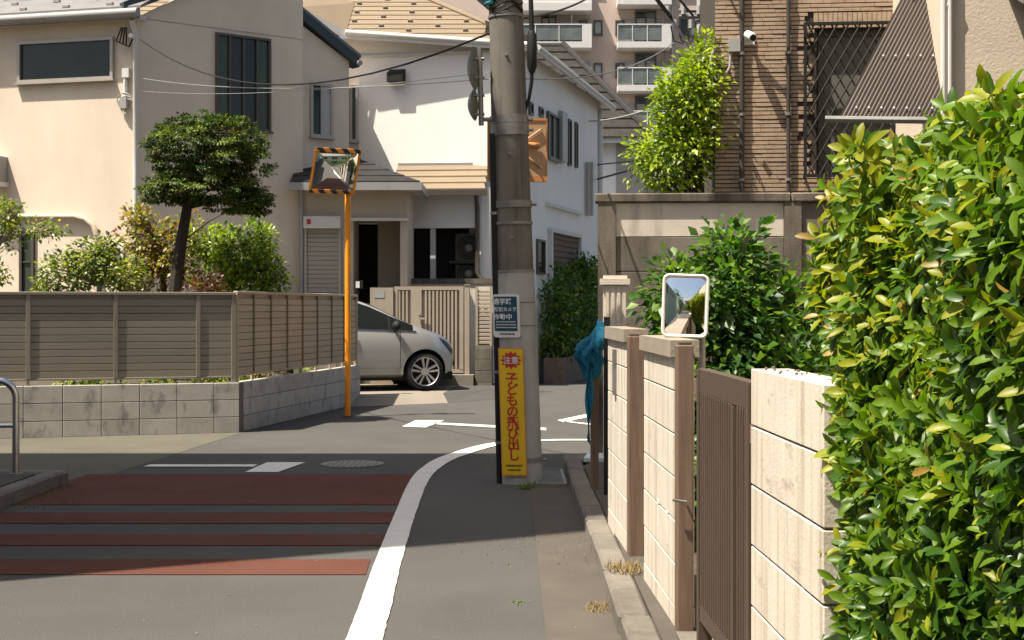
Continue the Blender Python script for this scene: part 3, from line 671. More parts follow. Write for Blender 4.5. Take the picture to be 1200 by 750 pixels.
def fence(label, F, u0, u1, marks, z0, z1, mat, dz1=0, seg=True, pw=.05):
    t = thing('slat_fence', label, 'fence', F((u0 + u1) / 2, -.07, .6), 'slat fence around the corner garden')
    n = 11; pitch = (z1 - z0 - .05) / n
    ends = [u0] + marks + [u1] if seg else [u0, u1]
    for a, b in zip(ends, ends[1:]):
        for k in range(n):
            link('slat', chbox(b - a - .004, .02, pitch * .92, .003, mat), t, F((a + b) / 2, -.065, z0 + pitch * (k + .5)), F.rz)
    for mu in marks: link('post', chbox(pw, .028, z1 - z0, .003, mat if seg else M['rib']), t, F(mu, -.052, (z0 + z1) / 2), F.rz)
    for mu in (u0, u1): link('post', chbox(.06, .05, z1 - .58, .004, mat), t, F(mu, -.065, (.58 + z1) / 2), F.rz)
    for mu in marks: link('leg', chbox(.035, .03, z0 - .57, .003, mat), t, F(mu, -.08, (.57 + z0) / 2), F.rz)
    link('top_rail', chbox(u1 - u0 + .04, .06, .035, .004, mat), t, F((u0 + u1) / 2, -.062, z1 + .016), F.rz)
    link('bottom_rail', chbox(u1 - u0, .03, .025, .004, mat), t, F((u0 + u1) / 2, -.065, z0 - .01), F.rz)
    MB().box(F, u0, u1, -.083, -.079, z0, z1).build('backing_sheet', mat, t)
    return t
fm = [FA.px(x, 400)[0] for x in (33, 136, 233)]
fence('dull taupe horizontal slat fence facing the road above the block wall', FA, -5.0, -.06, [-4.1] + fm, .675, 1.645, M['fence_dull'])
fence('tan slat fence with many vertical ribs facing the orange pole', FB, .06, SL - .03, [FB.px(x, 400)[0] for x in (302, 322, 341, 359, 376, 392.7, 407)], .69, 1.66, M['fence_tan'], seg=False, pw=.03)
t = thing('wall_lamp', 'small black and white lamp on the end of the tan fence', 'lamp', FB(SL - .05, -.05, 1.67)); c = FB(SL - .02, -.03, 1.70)
MB().tube([c, c + Vector((0, 0, .10))], .02, 8).build('stem', M['black'], t); MB().wbox(c.x - .05, c.x + .07, c.y - .05, c.y + .05, c.z + .09, c.z + .22).build('housing', M['black'], t); MB().wbox(c.x - .03, c.x + .03, c.y - .058, c.y - .051, c.z + .10, c.z + .20).build('lens', M['plastic_white'], t)

# orange mirror on the left corner
ob = G(407.5, 488.5); t = thing('traffic_mirror', 'bright orange traffic mirror with striped hood on a slim orange pole', 'traffic mirror', ob)
MB().tube([(ob.x, ob.y, -.05), (ob.x, ob.y, 3.12)], .040, 16).build('pole', M['orange'], t, True)
MB().tube([(ob.x, ob.y, 0.002), (ob.x, ob.y, .012)], .075, 14).build('base_collar', M['gutter'], t)
MB().wbox(ob.x + .038, ob.x + .05, ob.y - .05, ob.y - .03, 1.45, 2.0).build('number_plate', M['galv'], t)
M['hazard'] = mk('hazard_stripe', (.80, .28, .02), .45, v=.05)
def hazard():
    m = M['hazard']; N = m.node_tree.nodes; L = m.node_tree.links; b = N['Principled BSDF']; g = N.new('ShaderNodeNewGeometry'); w = N.new('ShaderNodeTexWave'); mp = N.new('ShaderNodeMapping')
    mp.inputs['Rotation'].default_value = (0, math.radians(40), 0); L.new(g.outputs['Position'], mp.inputs['Vector']); L.new(mp.outputs[0], w.inputs['Vector']); w.inputs['Scale'].default_value = 2.6; w.bands_direction = 'X'
    r = N.new('ShaderNodeValToRGB'); r.color_ramp.interpolation = 'CONSTANT'; r.color_ramp.elements[0].color = (.02, .018, .015, 1); r.color_ramp.elements[1].position = .5; r.color_ramp.elements[1].color = (.75, .26, .02, 1)
    L.new(w.outputs['Fac'], r.inputs[0]); L.new(r.outputs[0], b.inputs['Base Color'])
hazard()
mc = P(392.5, 200.5, 19.66); ux = Vector((.985, .12, -.03)).normalized(); uz = Vector((.13, -.12, .98)).normalized(); fw = ux.cross(uz).normalized()
if fw.y > 0: fw = -fw
uz = fw.cross(ux); uz = uz if uz.z > 0 else -uz
uz = (uz + ux * .13).normalized()
def sq(w, h): return rrect(w, h, .02, 2)
mirror_glass(mc, ux, uz, fw, rrect(.288, .268, .02, 5), 3.0).build('mirror_glass', M['mirror'], t, True)
def bar(a, b, w, d0, d1, name, mat):
    a, b = Vector(a), Vector(b); dx = (b - a).normalized(); pr = fw.cross(dx).normalized() * w
    MB().quadbox([a - pr + fw * d1, b - pr + fw * d1, b - pr + fw * d0, a - pr + fw * d0, a + pr + fw * d1, b + pr + fw * d1, b + pr + fw * d0, a + pr + fw * d0]).build(name, mat, t)
tl, tr, br, bl = [mc + ux * a + uz * b for a, b in ((-.30, .285), (.30, .285), (.30, -.285), (-.30, -.285))]
bar(tl, tr, .026, -.03, .10, 'hood', M['hazard']); bar(bl, br, .022, -.03, .02, 'frame', M['hazard']); bar(bl, tl, .014, -.029, .019, 'frame', M['orange']); bar(br, tr, .014, -.029, .019, 'frame', M['orange'])
MB().slab([mc + ux * a + uz * b - fw * .055 for a, b in sq(.29, .27)], fw * -.02).build('back_shell', M['orange'], t)
MB().tube([(ob.x, ob.y, 3.08), mc - fw * .04], .025, 8).build('bracket', M['orange'], t)

# ================================================================== left house
HC = Vector((-440 / FPX * 23.5, 23.5, 0)); HF = Fr(HC, (1, -.27)); HR = Fr(HC, (.78, .63))
uE, _ = HR.px(355, 200); HE = HR(uE, 0, 0)
house = thing('cream_house', 'two storey cream stucco house with grey eaves behind the corner garden', 'house', HC)
back = Vector((-.63, .78, 0))
A = HF(-7, 0, 0); pts = [A, HC, HE, HE + back * 5, A + back * 5]
mb = MB(); mb.prism([tuple(p[:2]) for p in pts], 0, 6.2)
mb.slab([HR(0, 0, 6.18), HR(uE, 0, 6.18), HR(uE, 0, 7.2), HR(1.9, 0, 7.3)], HR.n * .2)
mb.build('wall', M['stucco'], house)
# eave, gutter, roof panels
ez = 6.22
MB().box(HF, -7.2, .12, -.1, .22, ez - .07, ez).build('soffit', M['white_trim'], house)
MB().box(HF, -7.2, .16, .17, .20, ez - .09, ez + .10).build('fascia', M['gutter_grey'], house)
MB().tube([HF(-7.2, .27, ez + .0), HF(.18, .27, ez + .0)], .075, 12).build('gutter', M['gutter_grey'], house, True)
for k in range(8):
    n0 = .26 - .36 * k; z0 = ez + .08 + .18 * k
    MB().slab([HF(-7.2, n0, z0 + .03), HF(.22, n0, z0 + .03), HF(.22, n0 - .40, z0 + .03 + .20), HF(-7.2, n0 - .40, z0 + .03 + .20)], (0, 0, .045)).build('roof_panel', M['roof_grey'], house)
    for j in range(9):
        uu = -6.8 + j * .8 + (k % 2) * .4; link('snow_stop', chbox(.12, .05, .05, .006, M['gutter_grey']), house, HF(uu, n0 - .12, z0 + .11), HF.rz)
MB().slab([HR(-.28, .14, ez - .02), HR(2.2, .14, ez + 1.16), HR(2.2, .14, ez + 1.36), HR(-.28, .14, ez + .17)], HR.n * .16).build('bargeboard', M['teal_edge'], house)
# windows
window(house, HF, 22, 49.5, 134, 93, M['alu'], M['glass'], 1, .06, .05, 0)
window(house, HF, 24, 268, 41, 346, M['alu_dark'], M['glass_green'], 1, .05, .05, 1)
window(house, HF, 120, 288, 146, 312, M['frame_white'], M['glass_grey'], 2, .05, .045)
window(house, HR, 252, 38, 316, 155, M['alu_dark'], M['glass_green'], 4, .06, .04, 0, [M['glass_green'], M['glass'], M['glass'], M['glass_green']])
window(house, HR, 306, 285, 316, 345, M['alu_dark'], M['glass'], 1, .05)
# downpipe, curved pipe moulding, vent, meter gear
def hp(x, y, n=.06): u, z = HF.px(x, y); return HF(u, n, z)
MB().tube([hp(162, 26, .2), hp(161.5, 34, .14), hp(161.5, 42, .07), hp(161.5, 200, .07), hp(161.5, 352, .07)], .042, 12).build('downpipe', M['white_trim'], house, True)
MB().tube([hp(0, 254), hp(90, 254), hp(102, 257), hp(111, 264), hp(115, 274), hp(116, 285), hp(116, 350)], .045, 12).build('pipe_moulding', M['stucco_tan'], house, True)
u, z = HF.px(1, 200); MB().box(HF, u - .25, u + .13, 0, .3, z - .2, z + .22).build('vent_hood', M['gutter_grey'], house); MB().box(HF, u - .27, u + .16, 0, .34, z - .28, z - .205).build('vent_sill', M['white_trim'], house)
u, z = HF.px(150, 88)
MB().box(HF, u - .06, u + .06, 0, .09, z - .05, z + .1).build('junction_box', M['plastic_white'], house); MB().tube([HF(u - .02, .05, z - .05), HF(u - .02, .05, z - .42)], .035, 8).build('meter_pipe', M['plastic_white'], house)
MB().box(HF, u - .09, u + .02, 0, .10, z - .55, z - .38).build('meter_box', M['plastic_grey'], house)
for k in range(3):
    cx = HF(u - .02 + .03 * k, .08, z - .42 - .05 * k); MB().tube([cx + HF.d * (.13 * math.cos(a)) + Vector((0, 0, .12 * math.sin(a))) for a in [.5 * q for q in range(10)]], .009, 6).build('cable_loop', M['plastic_grey'], house)
u, z = HF.px(155, 40)
for k in range(4): MB().tube([HF(u - .15 + .03 * k, .08, z + .1), HF(u - .22 + .06 * k, .12, z - .12 - .03 * k), HF(u + .0, .1, z - .22), HF(u + .1, .1, z - .02)], .012, 6).build('cable_loop', M['black'], house, True)
MB().tube([HF(u + .08, .06, z - .06), HF(u + .08, .2, z - .06)], .04, 8).build('insulator', M['plastic_white'], house)
# wing with sloping verge
HW = Fr(HE + back * .12 - Vector((HR.d.x, HR.d.y, 0)) * .05, (.78, .63)); u4, _ = HW.px(409, 150); zt0 = HW.px(356, 26)[1]; zt1 = HW.px(409, 72)[1]
a0, a1 = HW(0, 0, 0), HW(u4, 0, 0); wb = MB()
def wingtop(p):
    uu = max(0, min(u4, (Vector((p[0], p[1], 0)) - HW.o).dot(HW.d))); return zt0 + (zt1 - zt0) * uu / u4
wb.prism([tuple(q[:2]) for q in (a0, a1, a1 + back * 3, a0 + back * 3)], 0, wingtop); wb.build('wall', M['stucco'], house)
MB().slab([HW(-.1, .10, zt0 + .30), HW(-.1, .10, zt0 + .12), HW(u4 + .16, .10, zt1 - .10), HW(u4 + .16, .10, zt1 + .10)][::-1], HW.n * .25).build('bargeboard', M['teal_edge'], house)
MB().slab([HW(-.1, .1, zt0 + .34), HW(u4 + .2, .1, zt1 + .13), HW(u4 + .2, -3, zt1 + .13), HW(-.1, -3, zt0 + .34)], (0, 0, .06)).build('roof', M['roof_grey'], house)
MB().tube([HW(u4 + .14, .16, zt1 - .03), HW(u4 + .14, -2, zt1 - .03)], .05, 10).build('gutter', M['gutter_grey'], house)
window(house, HW, 363, 96.5, 389, 162, M['alu'], M['glass'], 2, .05, .045, 0, [M['glass'], M['curtain']])
H3 = Fr(a1 + back * .9, (.985, .17)); u5a, u5b = -.15, H3.px(420.5, 150)[0]
MB().box(H3, u5a, u5b, -2, 0, 0, H3.px(412, 90)[1]).build('wall', M['stucco'], house)
window(house, H3, 410, 100, 419, 166, M['alu'], M['glass_green'], 1, .05, .04)
# porch
PF = Fr((0, 25.35), (1, 0)); PY = 25.35
def pp(x, y): return PF.px(x, y)
uL, uO0, uO1, uR = pp(352, 0)[0], pp(414, 0)[0], pp(469, 0)[0], pp(477.5, 0)[0]; zE = pp(0, 219)[1]; zO = pp(0, 257)[1]
mb = MB(); mb.box(PF, uL, uO0, -.9, 0, 0, zE).box(PF, uO1, uR, -1.6, 0, 0, zE).box(PF, uO0, uO1, -1.2, -.0, zO, zE); mb.build('porch_wall', M['stucco_tan'], house)
MB().box(PF, uO0 - .05, uR + .02, -.02, .08, zO - .03, zO + .02).build('porch_lintel', M['white_trim'], house)
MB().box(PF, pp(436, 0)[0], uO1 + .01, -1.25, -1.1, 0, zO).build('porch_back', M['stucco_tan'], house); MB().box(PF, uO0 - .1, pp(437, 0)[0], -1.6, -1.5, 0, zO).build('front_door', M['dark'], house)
MB().box(PF, uO0, uO1, -1.6, 0, -.05, .35).build('porch_step', M['concrete'], house)
s0, z1 = pp(357, 254); s1, z0 = pp(400, 345); zb_ = pp(0, 268)[1]
MB().box(PF, s0, s1, 0, .16, zb_, z1).build('shutter_box', M['white_trim'], house)
MB().box(PF, s0 + .06, s0 + .13, .161, .165, zb_ + .07, z1 - .05).build('sticker', M['sign_red'], house)
zz = zb_
while zz > z0 - .3:
    link('shutter_slat', chbox(s1 - s0 - .09, .025, .075, .006, M['shutter']), house, PF((s0 + s1) / 2, .02, zz - .04), 0); zz -= .08
for uu in (s0, s1 - .045): MB().box(PF, uu, uu + .045, 0, .06, z0 - .4, zb_ - .001).build('shutter_rail', M['alu'], house)
MB().tube([PF(uL + .03, .05, zE), PF(uL + .03, .05, 0)], .03, 8).build('downpipe', M['plastic_grey'], house)
eL, eR = PF(uL - .12, .42, zE + .02), PF(pp(494, 0)[0] - .0, .42, zE + .02)
rise = .42; nrow = 5
for k in range(nrow):
    d0, d1 = k * .30, (k + 1) * .30 + .05; zz0, zz1 = zE + .03 + d0 * rise + .02, zE + .03 + d1 * rise
    a, b = uL - .12, pp(494, 0)[0]
    MB().slab([PF(a, .42 - d0, zz0 + .02), PF(b - d0 * .95, .42 - d0, zz0 + .02), PF(b - d1 * .95, .42 - d1, zz1 + .02), PF(a, .42 - d1, zz1 + .02)], (0, 0, .05)).build('roof_tile_course', M['roof_dark'], house)
b = pp(494, 0)[0]
MB().slab([PF(b, .42, zE + .05), PF(b, -1.6, zE + .05), PF(b - 1.5, -1.2, zE + .05 + 1.55 * rise), PF(b - 1.5, -1.1, zE + .05 + 1.55 * rise)], (0, 0, .05)).build('roof_hip', M['roof_dark'], house)
MB().box(PF, uL - .14, b + .03, .36, .43, zE - .09, zE + .045).build('fascia', M['gutter_grey'], house); MB().box(PF, uL, b, -1, .36, zE - .05, zE + .0).build('soffit', M['stucco_tan'], house); MB().box(PF, b - .03, b + .03, -1.6, .36, zE - .09, zE + .045).build('fascia', M['gutter_grey'], house)

# ================================================================== driveway, car, entrance gate
MB().grid([[(-6.5, 22.0, .002), (-2.3, 21.9, .002), (-1.0, 22.7, .002)], [(-6.5, 22.5, .14), (-2.3, 22.5, .14), (-1.1, 23.1, .13)], [(-6.5, 25.6, .16), (-2.5, 25.6, .16), (-.9, 25.6, .16)]]).build('driveway', M['driveway'], None, kind='structure')
MB().grid([[(-1.0, 22.7, .002), (-.3, 23.6, .002), (.1, 24.2, .002)], [(-1.1, 23.1, .13), (-.4, 24.2, .13), (.1, 25.0, .13)], [(-.9, 25.6, .16), (-.4, 25.6, .16), (.1, 25.6, .16)]]).build('road_shoulder', M['asphalt'], None, kind='structure')

def build_car():
    import bmesh
    xs = [-3.25, -3.2, -3.1, -2.9, -2.6, -2.2, -1.8, -1.5, -1.25, -1.0, -.75, -.5, -.3, -.15, 0, .15, .3, .42, .54, .64, .72, .78, .81]
    def itp(x, t):
        for (a, b), (c, d) in zip(t, t[1:]):
            if x <= c: q = (x - a) / (c - a); q = max(0, min(1, q)); return b + (d - b) * q
        return t[-1][1]
    top = [(-3.25, .95), (-3.2, 1.12), (-3.0, 1.36), (-2.6, 1.47), (-2.0, 1.52), (-1.5, 1.525), (-1.2, 1.49), (-.9, 1.39), (-.5, 1.20), (-.1, 1.03), (.2, .95), (.45, .87), (.65, .76), (.75, .66), (.81, .52)]
    belt = [(-3.25, .8), (-3.1, 1.08), (-2.6, 1.06), (-1.0, 1.01), (-.3, .985), (0, .965), (.25, .90), (.45, .82), (.65, .71), (.75, .62), (.81, .50)]
    bot = [(-3.25, .42), (-3.1, .30), (-2.8, .24), (-2.0, .22), (0, .22), (.5, .23), (.72, .26), (.81, .34)]
    wid = [(-3.25, .60), (-3.15, .72), (-2.9, .80), (-2.3, .84), (-.6, .845), (-.1, .84), (.2, .82), (.4, .77), (.55, .68), (.66, .56), (.75, .40), (.81, .18)]
    top = [(a, b if b < 1 else 1 + (b - 1) * 1.1) for a, b in top]
    def sec(x):
        zt, zb, zl, w = itp(x, top), itp(x, bot), itp(x, belt), itp(x, wid); h = zt - zl
        wr = w - .03 - .22 * min(1, max(0, h) / .45)
        return [(0, zb), (w * .8, zb), (w * .955, zb + .05), (w * .985, zb + .16), (w * 1.0, zb + (zl - zb) * .52), (w * .995, zb + (zl - zb) * .70), (w * .985, zb + (zl - zb) * .76), (w * .962, zl - .015), (w * .95, zl),
                (w * .95 + (wr - w * .95) * .5, zl + h * .46), (wr, zl + h * .86), (wr * .93, zl + h * .95), (wr * .7, zl + h * 1.0), (0, zt + .012)]
    fx = lambda x: x if x < .1 else .1 + (x - .1) * .74
    root = thing('parked_car', 'silver hatchback car nosing out of the driveway behind the tan fence', 'car', (0, 0, 0))
    rows = []
    for x in xs:
        s = sec(x); q = fx(x); rows.append([(q, -y, z) for y, z in s] + [(q, y, z) for y, z in reversed(s[1:-1])])
    mb = MB(); mb.grid(rows, True); mb.poly(list(reversed(rows[0]))); mb.poly(rows[-1])
    me = mb.mesh('body', [M['paint'], M['black']], False)
    bm = bmesh.new(); bm.from_mesh(me); bmesh.ops.remove_doubles(bm, verts=bm.verts, dist=1e-4); bmesh.ops.recalc_face_normals(bm, faces=bm.faces); bm.to_mesh(me); bm.free()
    tmp = bpy.data.objects.new('tmp', me); COL.objects.link(tmp); cut = []
    for cx in (0, -2.5):
        for sy in (-1, 1):
            c = MB(); c.mi = 1; c.tube([(cx, sy * .55, .315), (cx, sy * 1.0, .315)], .365, 32); cm = c.mesh('cut', [M['paint'], M['black']])
            co = bpy.data.objects.new('cut', cm); COL.objects.link(co); md = tmp.modifiers.new('b', 'BOOLEAN'); md.object = co; md.operation = 'DIFFERENCE'; md.solver = 'EXACT'; cut.append(co)
    dg = bpy.context.evaluated_depsgraph_get(); me2 = bpy.data.meshes.new_from_object(tmp.evaluated_get(dg))
    for o in cut + [tmp]: bpy.data.objects.remove(o)
    me2.polygons.foreach_set('use_smooth', [True] * len(me2.polygons)); me2.set_sharp_from_angle(angle=math.radians(32))
    body = link('body', me2, root)
    def patch(name, x0, x1, j0, j1, mat, off, n=14, par=body, trim=None, both=True):
        for sy in ((-1, 1) if both else (0,)):
            g = []
            for i in range(n + 1):
                x = x0 + (x1 - x0) * i / n; s = sec(x); r = []
                for j in range(j0, j1 + 1):
                    y, z = s[j]; r.append((fx(x), (y + off) * (sy or -1), z + (off if both is False else 0)))
                if trim: r = trim(x, r)
                g.append(r)
            if sy == 0:
                g = [r + [(p[0], -p[1], p[2]) for p in reversed(r[:-1])] for r in g]
            MB().grid(g).build(name, mat, par, True)
    # side glass: front door, quarter light, rear door
    patch('side_window', -1.42, -.60, 8, 10, M['carglass'], .006)
    patch('quarter_window', -.575, -.20, 8, 10, M['carglass'], .006)
    patch('side_window', -2.35, -1.5, 8, 10, M['carglass'], .006); patch('quarter_window', -2.9, -2.42, 8, 10, M['carglass'], .006)
    patch('windscreen', -1.12, -.24, 11, 13, M['carglass'], .006, both=False); patch('rear_window', -3.17, -3.02, 11, 13, M['carglass'], .006, both=False)
    patch('window_pillar', -.605, -.57, 8, 10, M['black'], .004); patch('window_trim', -2.9, -.15, 7, 8, M['black'], .007)
    patch('sill_trim', -2.1, -.4, 2, 3, M['plastic_grey'], .006)
    for sy in (-1, 1):
        for xd in (-.42, -1.46):
            g = [[(xd + d, sy * (sec(xd)[j][0] + .002), sec(xd)[j][1]) for j in range(3, 9)] for d in (0, .008)]; MB().grid(g).build('door_gap', M['black'], body)
        y = sec(-1.2)[6][0]; MB().tube([(-1.36, sy * (y + .01), .865), (-1.32, sy * (y + .035), .87), (-1.16, sy * (y + .035), .87), (-1.12, sy * (y + .01), .865)], .016, 8).build('door_handle', M['paint'], body, True)
        mc = Vector((-.50, sy * .93, 1.06)); g = []
        for i in range(7):
            th = math.pi * i / 6 - math.pi / 2; g.append([mc + Vector((.075 * math.cos(th) * math.cos(a), .10 * math.sin(th), .085 * math.cos(th) * math.sin(a))) for a in [2 * math.pi * q / 12 for q in range(12)]])
        mo = MB().grid(g, True).build('wing_mirror', M['black'], root, True); MB().tube([(-.50, sy * .80, .99), mc], .03, 8).build('stalk', M['black'], mo)
        # headlamp
        g = []
        for i in range(9):
            x = .28 + .40 * i / 8; s = sec(x); a, b = s[8], s[5]; t0 = .10; t1 = .10 + .75 * (i / 8) ** .8; lo = (a[0] + (b[0] - a[0]) * t1 + .012, a[1] + (b[1] - a[1]) * t1); hi2 = (a[0] + (b[0] - a[0]) * t0 + .012, a[1] + (b[1] - a[1]) * t0 + .004)
            x = fx(x); g.append([(x + .006, sy * hi2[0], hi2[1]), (x + .008, sy * (lo[0] + hi2[0]) / 2 + sy * .004, (lo[1] + hi2[1]) / 2), (x + .006, sy * lo[0], lo[1])])
        MB().grid(g).build('headlight', M['lamp'], root, True)
        for cx in (0, -2.5):
            wc = Vector((cx, sy * .735, .312)); w = link('wheel', None, root, wc)
            prof = [(.0, .20), (.235, .20), (.285, .185), (.308, .15), (.312, .0), (.308, -.02), (.0, -.02)]
            rows = [[wc + Vector((r * math.cos(a), sy * (d - .1), r * math.sin(a))) for a in [2 * math.pi * q / 40 for q in range(40)]] for r, d in prof[1:6]]
            MB().grid(rows, True).build('tyre', M['tyre'], w, True)
            rim = MB(); rp = [(.232, .098), (.222, .09), (.215, .06), (.20, .03), (.001, .03)]
            rim.grid([[wc + Vector((r * math.cos(a), sy * d, r * math.sin(a))) for a in [2 * math.pi * q / 40 for q in range(40)]] for r, d in rp[:3]], True)
            for k in range(5):
                a = 2 * math.pi * k / 5 + .3; rd = Vector((math.cos(a), 0, math.sin(a))); pe = Vector((-math.sin(a), 0, math.cos(a))); yo = Vector((0, sy, 0))
                for s2 in (-1, 1):
                    p0 = wc + rd * .05 + pe * .018 * s2; p1 = wc + rd * .222 + pe * .048 * s2
                    rim.quadbox([p0 - pe * .014 + yo * .03, p1 - pe * .020 + yo * .03, p1 + pe * .020 + yo * .03, p0 + pe * .014 + yo * .03, p0 - pe * .014 + yo * .082, p1 - pe * .020 + yo * .092, p1 + pe * .020 + yo * .092, p0 + pe * .014 + yo * .082])
            rim.tube([wc + Vector((0, sy * .03, 0)), wc + Vector((0, sy * .088, 0))], .06, 16); rim.build('rim', M['rim'], w)
            MB().tube([wc + Vector((0, sy * .01, 0)), wc + Vector((0, sy * .028, 0))], .222, 28).build('brake_disc', M['black'], w)
    MB().tube([(.61, -.2, .42), (.622, 0, .42), (.61, .2, .42)], .05, 8).build('grille', M['black'], root, True)
    MB().quadbox([(-2.9, -.7, .17), (.5, -.65, .17), (.5, .65, .17), (-2.9, .7, .17), (-2.9, -.7, .30), (.5, -.65, .30), (.5, .65, .30), (-2.9, .7, .30)]).build('underbody', M['black'], root)
    th = math.radians(17); wl = Vector((0, -.83, 0)); Rm = Matrix.Rotation(th, 4, 'Z')
    tgt = P(498.5, 456, 23.55); tgt.z = .142
    root.rotation_euler = (0, 0, th); root.location = tgt - (Rm @ wl)
    return root
car = build_car()

# entrance gate behind the car
EG = Fr((0, 25.15), (1, -.05))
def ep(x, y): return EG.px(x, y)
t = thing('entrance_gate', 'beige metal entrance gate of vertical bars behind the silver car', 'gate', EG(ep(515, 0)[0], 0, .2))
ua, ub = ep(462, 0)[0], ep(543, 0)[0]; zt = ep(0, 336)[1]; zb = .36
MB().box(EG, ua, ub, -.04, 0, zt - .06, zt).build('top_rail', M['gate_beige'], t); MB().box(EG, ua, ub, -.04, 0, zb, zb + .06).build('bottom_rail', M['gate_beige'], t)
um = ep(492, 0)[0]; MB().box(EG, um - .16, um + .03, -.045, .004, zb + .06, zt - .06).build('lock_stile', M['gate_beige'], t); MB().box(EG, ub - .07, ub, -.045, .004, zb + .06, zt - .06).build('stile', M['gate_beige'], t); MB().box(EG, ua, ua + .06, -.045, .004, zb + .06, zt - .06).build('stile', M['gate_beige'], t)
u = ua + .09
while u < ub - .08:
    if not um - .18 < u < um + .05: link('bar', chbox(.036, .03, zt - zb - .12, .004, M['gate_beige']), t, EG(u, -.02, (zt + zb) / 2), EG.rz)
    u += .066
hz = ep(0, 373)[1]; MB().box(EG, um - .02, um + .12, .02, .05, hz - .015, hz + .015).build('handle', M['alu'], t); MB().tube([EG(um - .01, .004, hz + .08), EG(um - .01, .03, hz + .08)], .025, 10).build('lock', M['alu'], t)
MB().box(EG, ua, ub, -.06, -.055, zb, zt).build('backing_sheet', M['gate_beige'], t)
t = thing('gate_post', 'square beige gate post between the entrance gate and louvre panel', 'post', EG(ep(547, 0)[0], 0, .2)); c = ep(547.5, 0)[0]; piece('shaft', EG, c, -.03, (zt + .2) / 2 + .02, .085, .09, zt - .2, M['gate_beige'], t, .006); MB().box(EG, c - .05, c + .05, -.085, .025, zt + .02, zt + .035).build('cap', M['gate_beige'], t)
t = thing('mailbox', 'beige mailbox panel with a small plate beside the entrance gate', 'mailbox', EG(ep(450, 0)[0], 0, .2))
um0, um1 = ep(434, 0)[0], ep(461, 0)[0]; MB().box(EG, um0, um1, -.12, .03, .16, zt - .02).build('pillar', M['gate_beige'], t); a, z1 = ep(439, 340); b, z0 = ep(451, 349); MB().box(EG, a, b, .031, .036, z0, z1).build('name_plate', M['plastic_grey'], t)
t = thing('entrance_step', 'pale concrete step in front of the entrance gate', 'step', EG(ep(538, 0)[0], .2, 0)); MB().box(EG, ep(470, 0)[0], ep(556, 0)[0], -.2, .28, .05, .335).build('slab', M['driveway'], t)
# block pillar with louvre panel and dark fascia wall
t = thing('block_pier', 'short block pier with a louvre panel between gate post and utility pole', 'pier', EG(ep(565, 0)[0], 0, 0))
a, b = ep(557.5, 0)[0], ep(577, 0)[0]; zp = ep(0, 404)[1]; z = .0
MB().box(EG, a + .005, b - .005, -.2, .10, 0, zp - .004).build('mortar', M['mortar'], t)
while z < zp - .05:
    h = min(.2, zp - z); piece('block', EG, (a + b) / 2, -.05, z + h / 2, b - a, .32, h - .008, M['concrete_mid'], t, .005); z += .2
a2 = ep(555, 0)[0]; MB().box(EG, a, b + .3, -.25, -.18, zp, zt).build('back_wall', M['concrete_light'], t)
zz = zp + .05
while zz < zt - .03:
    link('louvre', chbox(.24, .05, .05, .004, M['gate_beige']), t, EG(ep(566.5, 0)[0], -.06, zz), EG.rz); zz += .068
for x in (558.5, 575): c = ep(x, 0)[0]; MB().box(EG, c - .02, c + .02, -.1, -.02, zp, zt).build('louvre_frame', M['gate_beige'], t)
# ================================================================== white house
WL = Vector((-3.30, 28.39, 0)); WR = Vector((.195, 27.55, 0)); WFr = Fr(WR, (WR - WL)[:2]); WS = Fr(WR, (1.895, 6.95))
wh = thing('white_house', 'white rendered house with tan sheet roof behind the utility pole', 'house', WR)
uS, _ = WS.px(704, 200); SB = WS(uS, 0, 0)
eRz = 6.46; eLz = 6.80; ulen = (WR - WL).length
def wtop(p): return 6.62
MB().prism([tuple(WL[:2]), tuple(WR[:2]), tuple(SB[:2]), (SB.x - 4, SB.y + 1), (WL.x - .5, WL.y + 4)], 0, 6.40).build('wall', M['white_wall'], wh)
MB().slab([WFr(-ulen, 0, 6.38), WFr(0, 0, 6.38), WFr(0, 0, 6.52), WFr(-ulen, 0, 6.84)], WFr.n * .2).build('wall', M['white_wall'], wh)
# roof: plane with level courses, pitch .577 towards the camera
PL0 = Vector((0, 27.46, 6.48)); pit = .577
def rp(x, Y): return Vector((x, Y, PL0.z + (Y - PL0.y) * pit))
eL, eR = rp(-3.2, 28.02), rp(.42, 27.40); hipT = Vector((-2.05, 30.1, rp(0, 30.1).z)); far = rp(-7.5, 27.2)
yl = 27.0; k = 0; hw_ = lambda Y: .42 + (Y - 27.40) * (hipT.x - .42) / (30.1 - 27.40)
MB().slab([eL, eR, hipT, rp(-7.5, 30.1), rp(-7.5, 28.02)], (0, 0, .06)).build('roof_deck', M['roof_tan'], wh)
for k in range(9):
    y0 = 27.95 + k * .235; y1 = y0 + .228
    a0, a1 = -7.5, hw_(y0) - .03; b1 = hw_(y1) - .03
    MB().slab([rp(a0, y0) + Vector((0, 0, .022)), rp(a1, y0) + Vector((0, 0, .022)), rp(b1, y1) + Vector((0, 0, .004)), rp(a0, y1) + Vector((0, 0, .004))], (0, 0, .02)).build('roof_course', M['roof_tan'], wh)
    for j in range(5):
        xx = -4.2 + j * 1.1 + (k % 2) * .55
        if k % 1 == 0 and xx < a1 - .2: link('snow_stop', chbox(.10, .07, .05, .012, M['roof_mid']), wh, rp(xx, y0 + .1) + Vector((0, 0, .04)), 0)
MB().tube([hipT + Vector((0, 0, .03)), eR + Vector((0, 0, .03))], .05, 8).build('hip_ridge', M['roof_tan'], wh)
def fas(a, b, h, name='fascia', mat='white_trim', dn=0.0):
    MB().slab([a - Vector((0, 0, h)), b - Vector((0, 0, h)), b + Vector((0, 0, .03)), a + Vector((0, 0, .03))], Vector((0, .06, 0))).build(name, M[mat], wh)
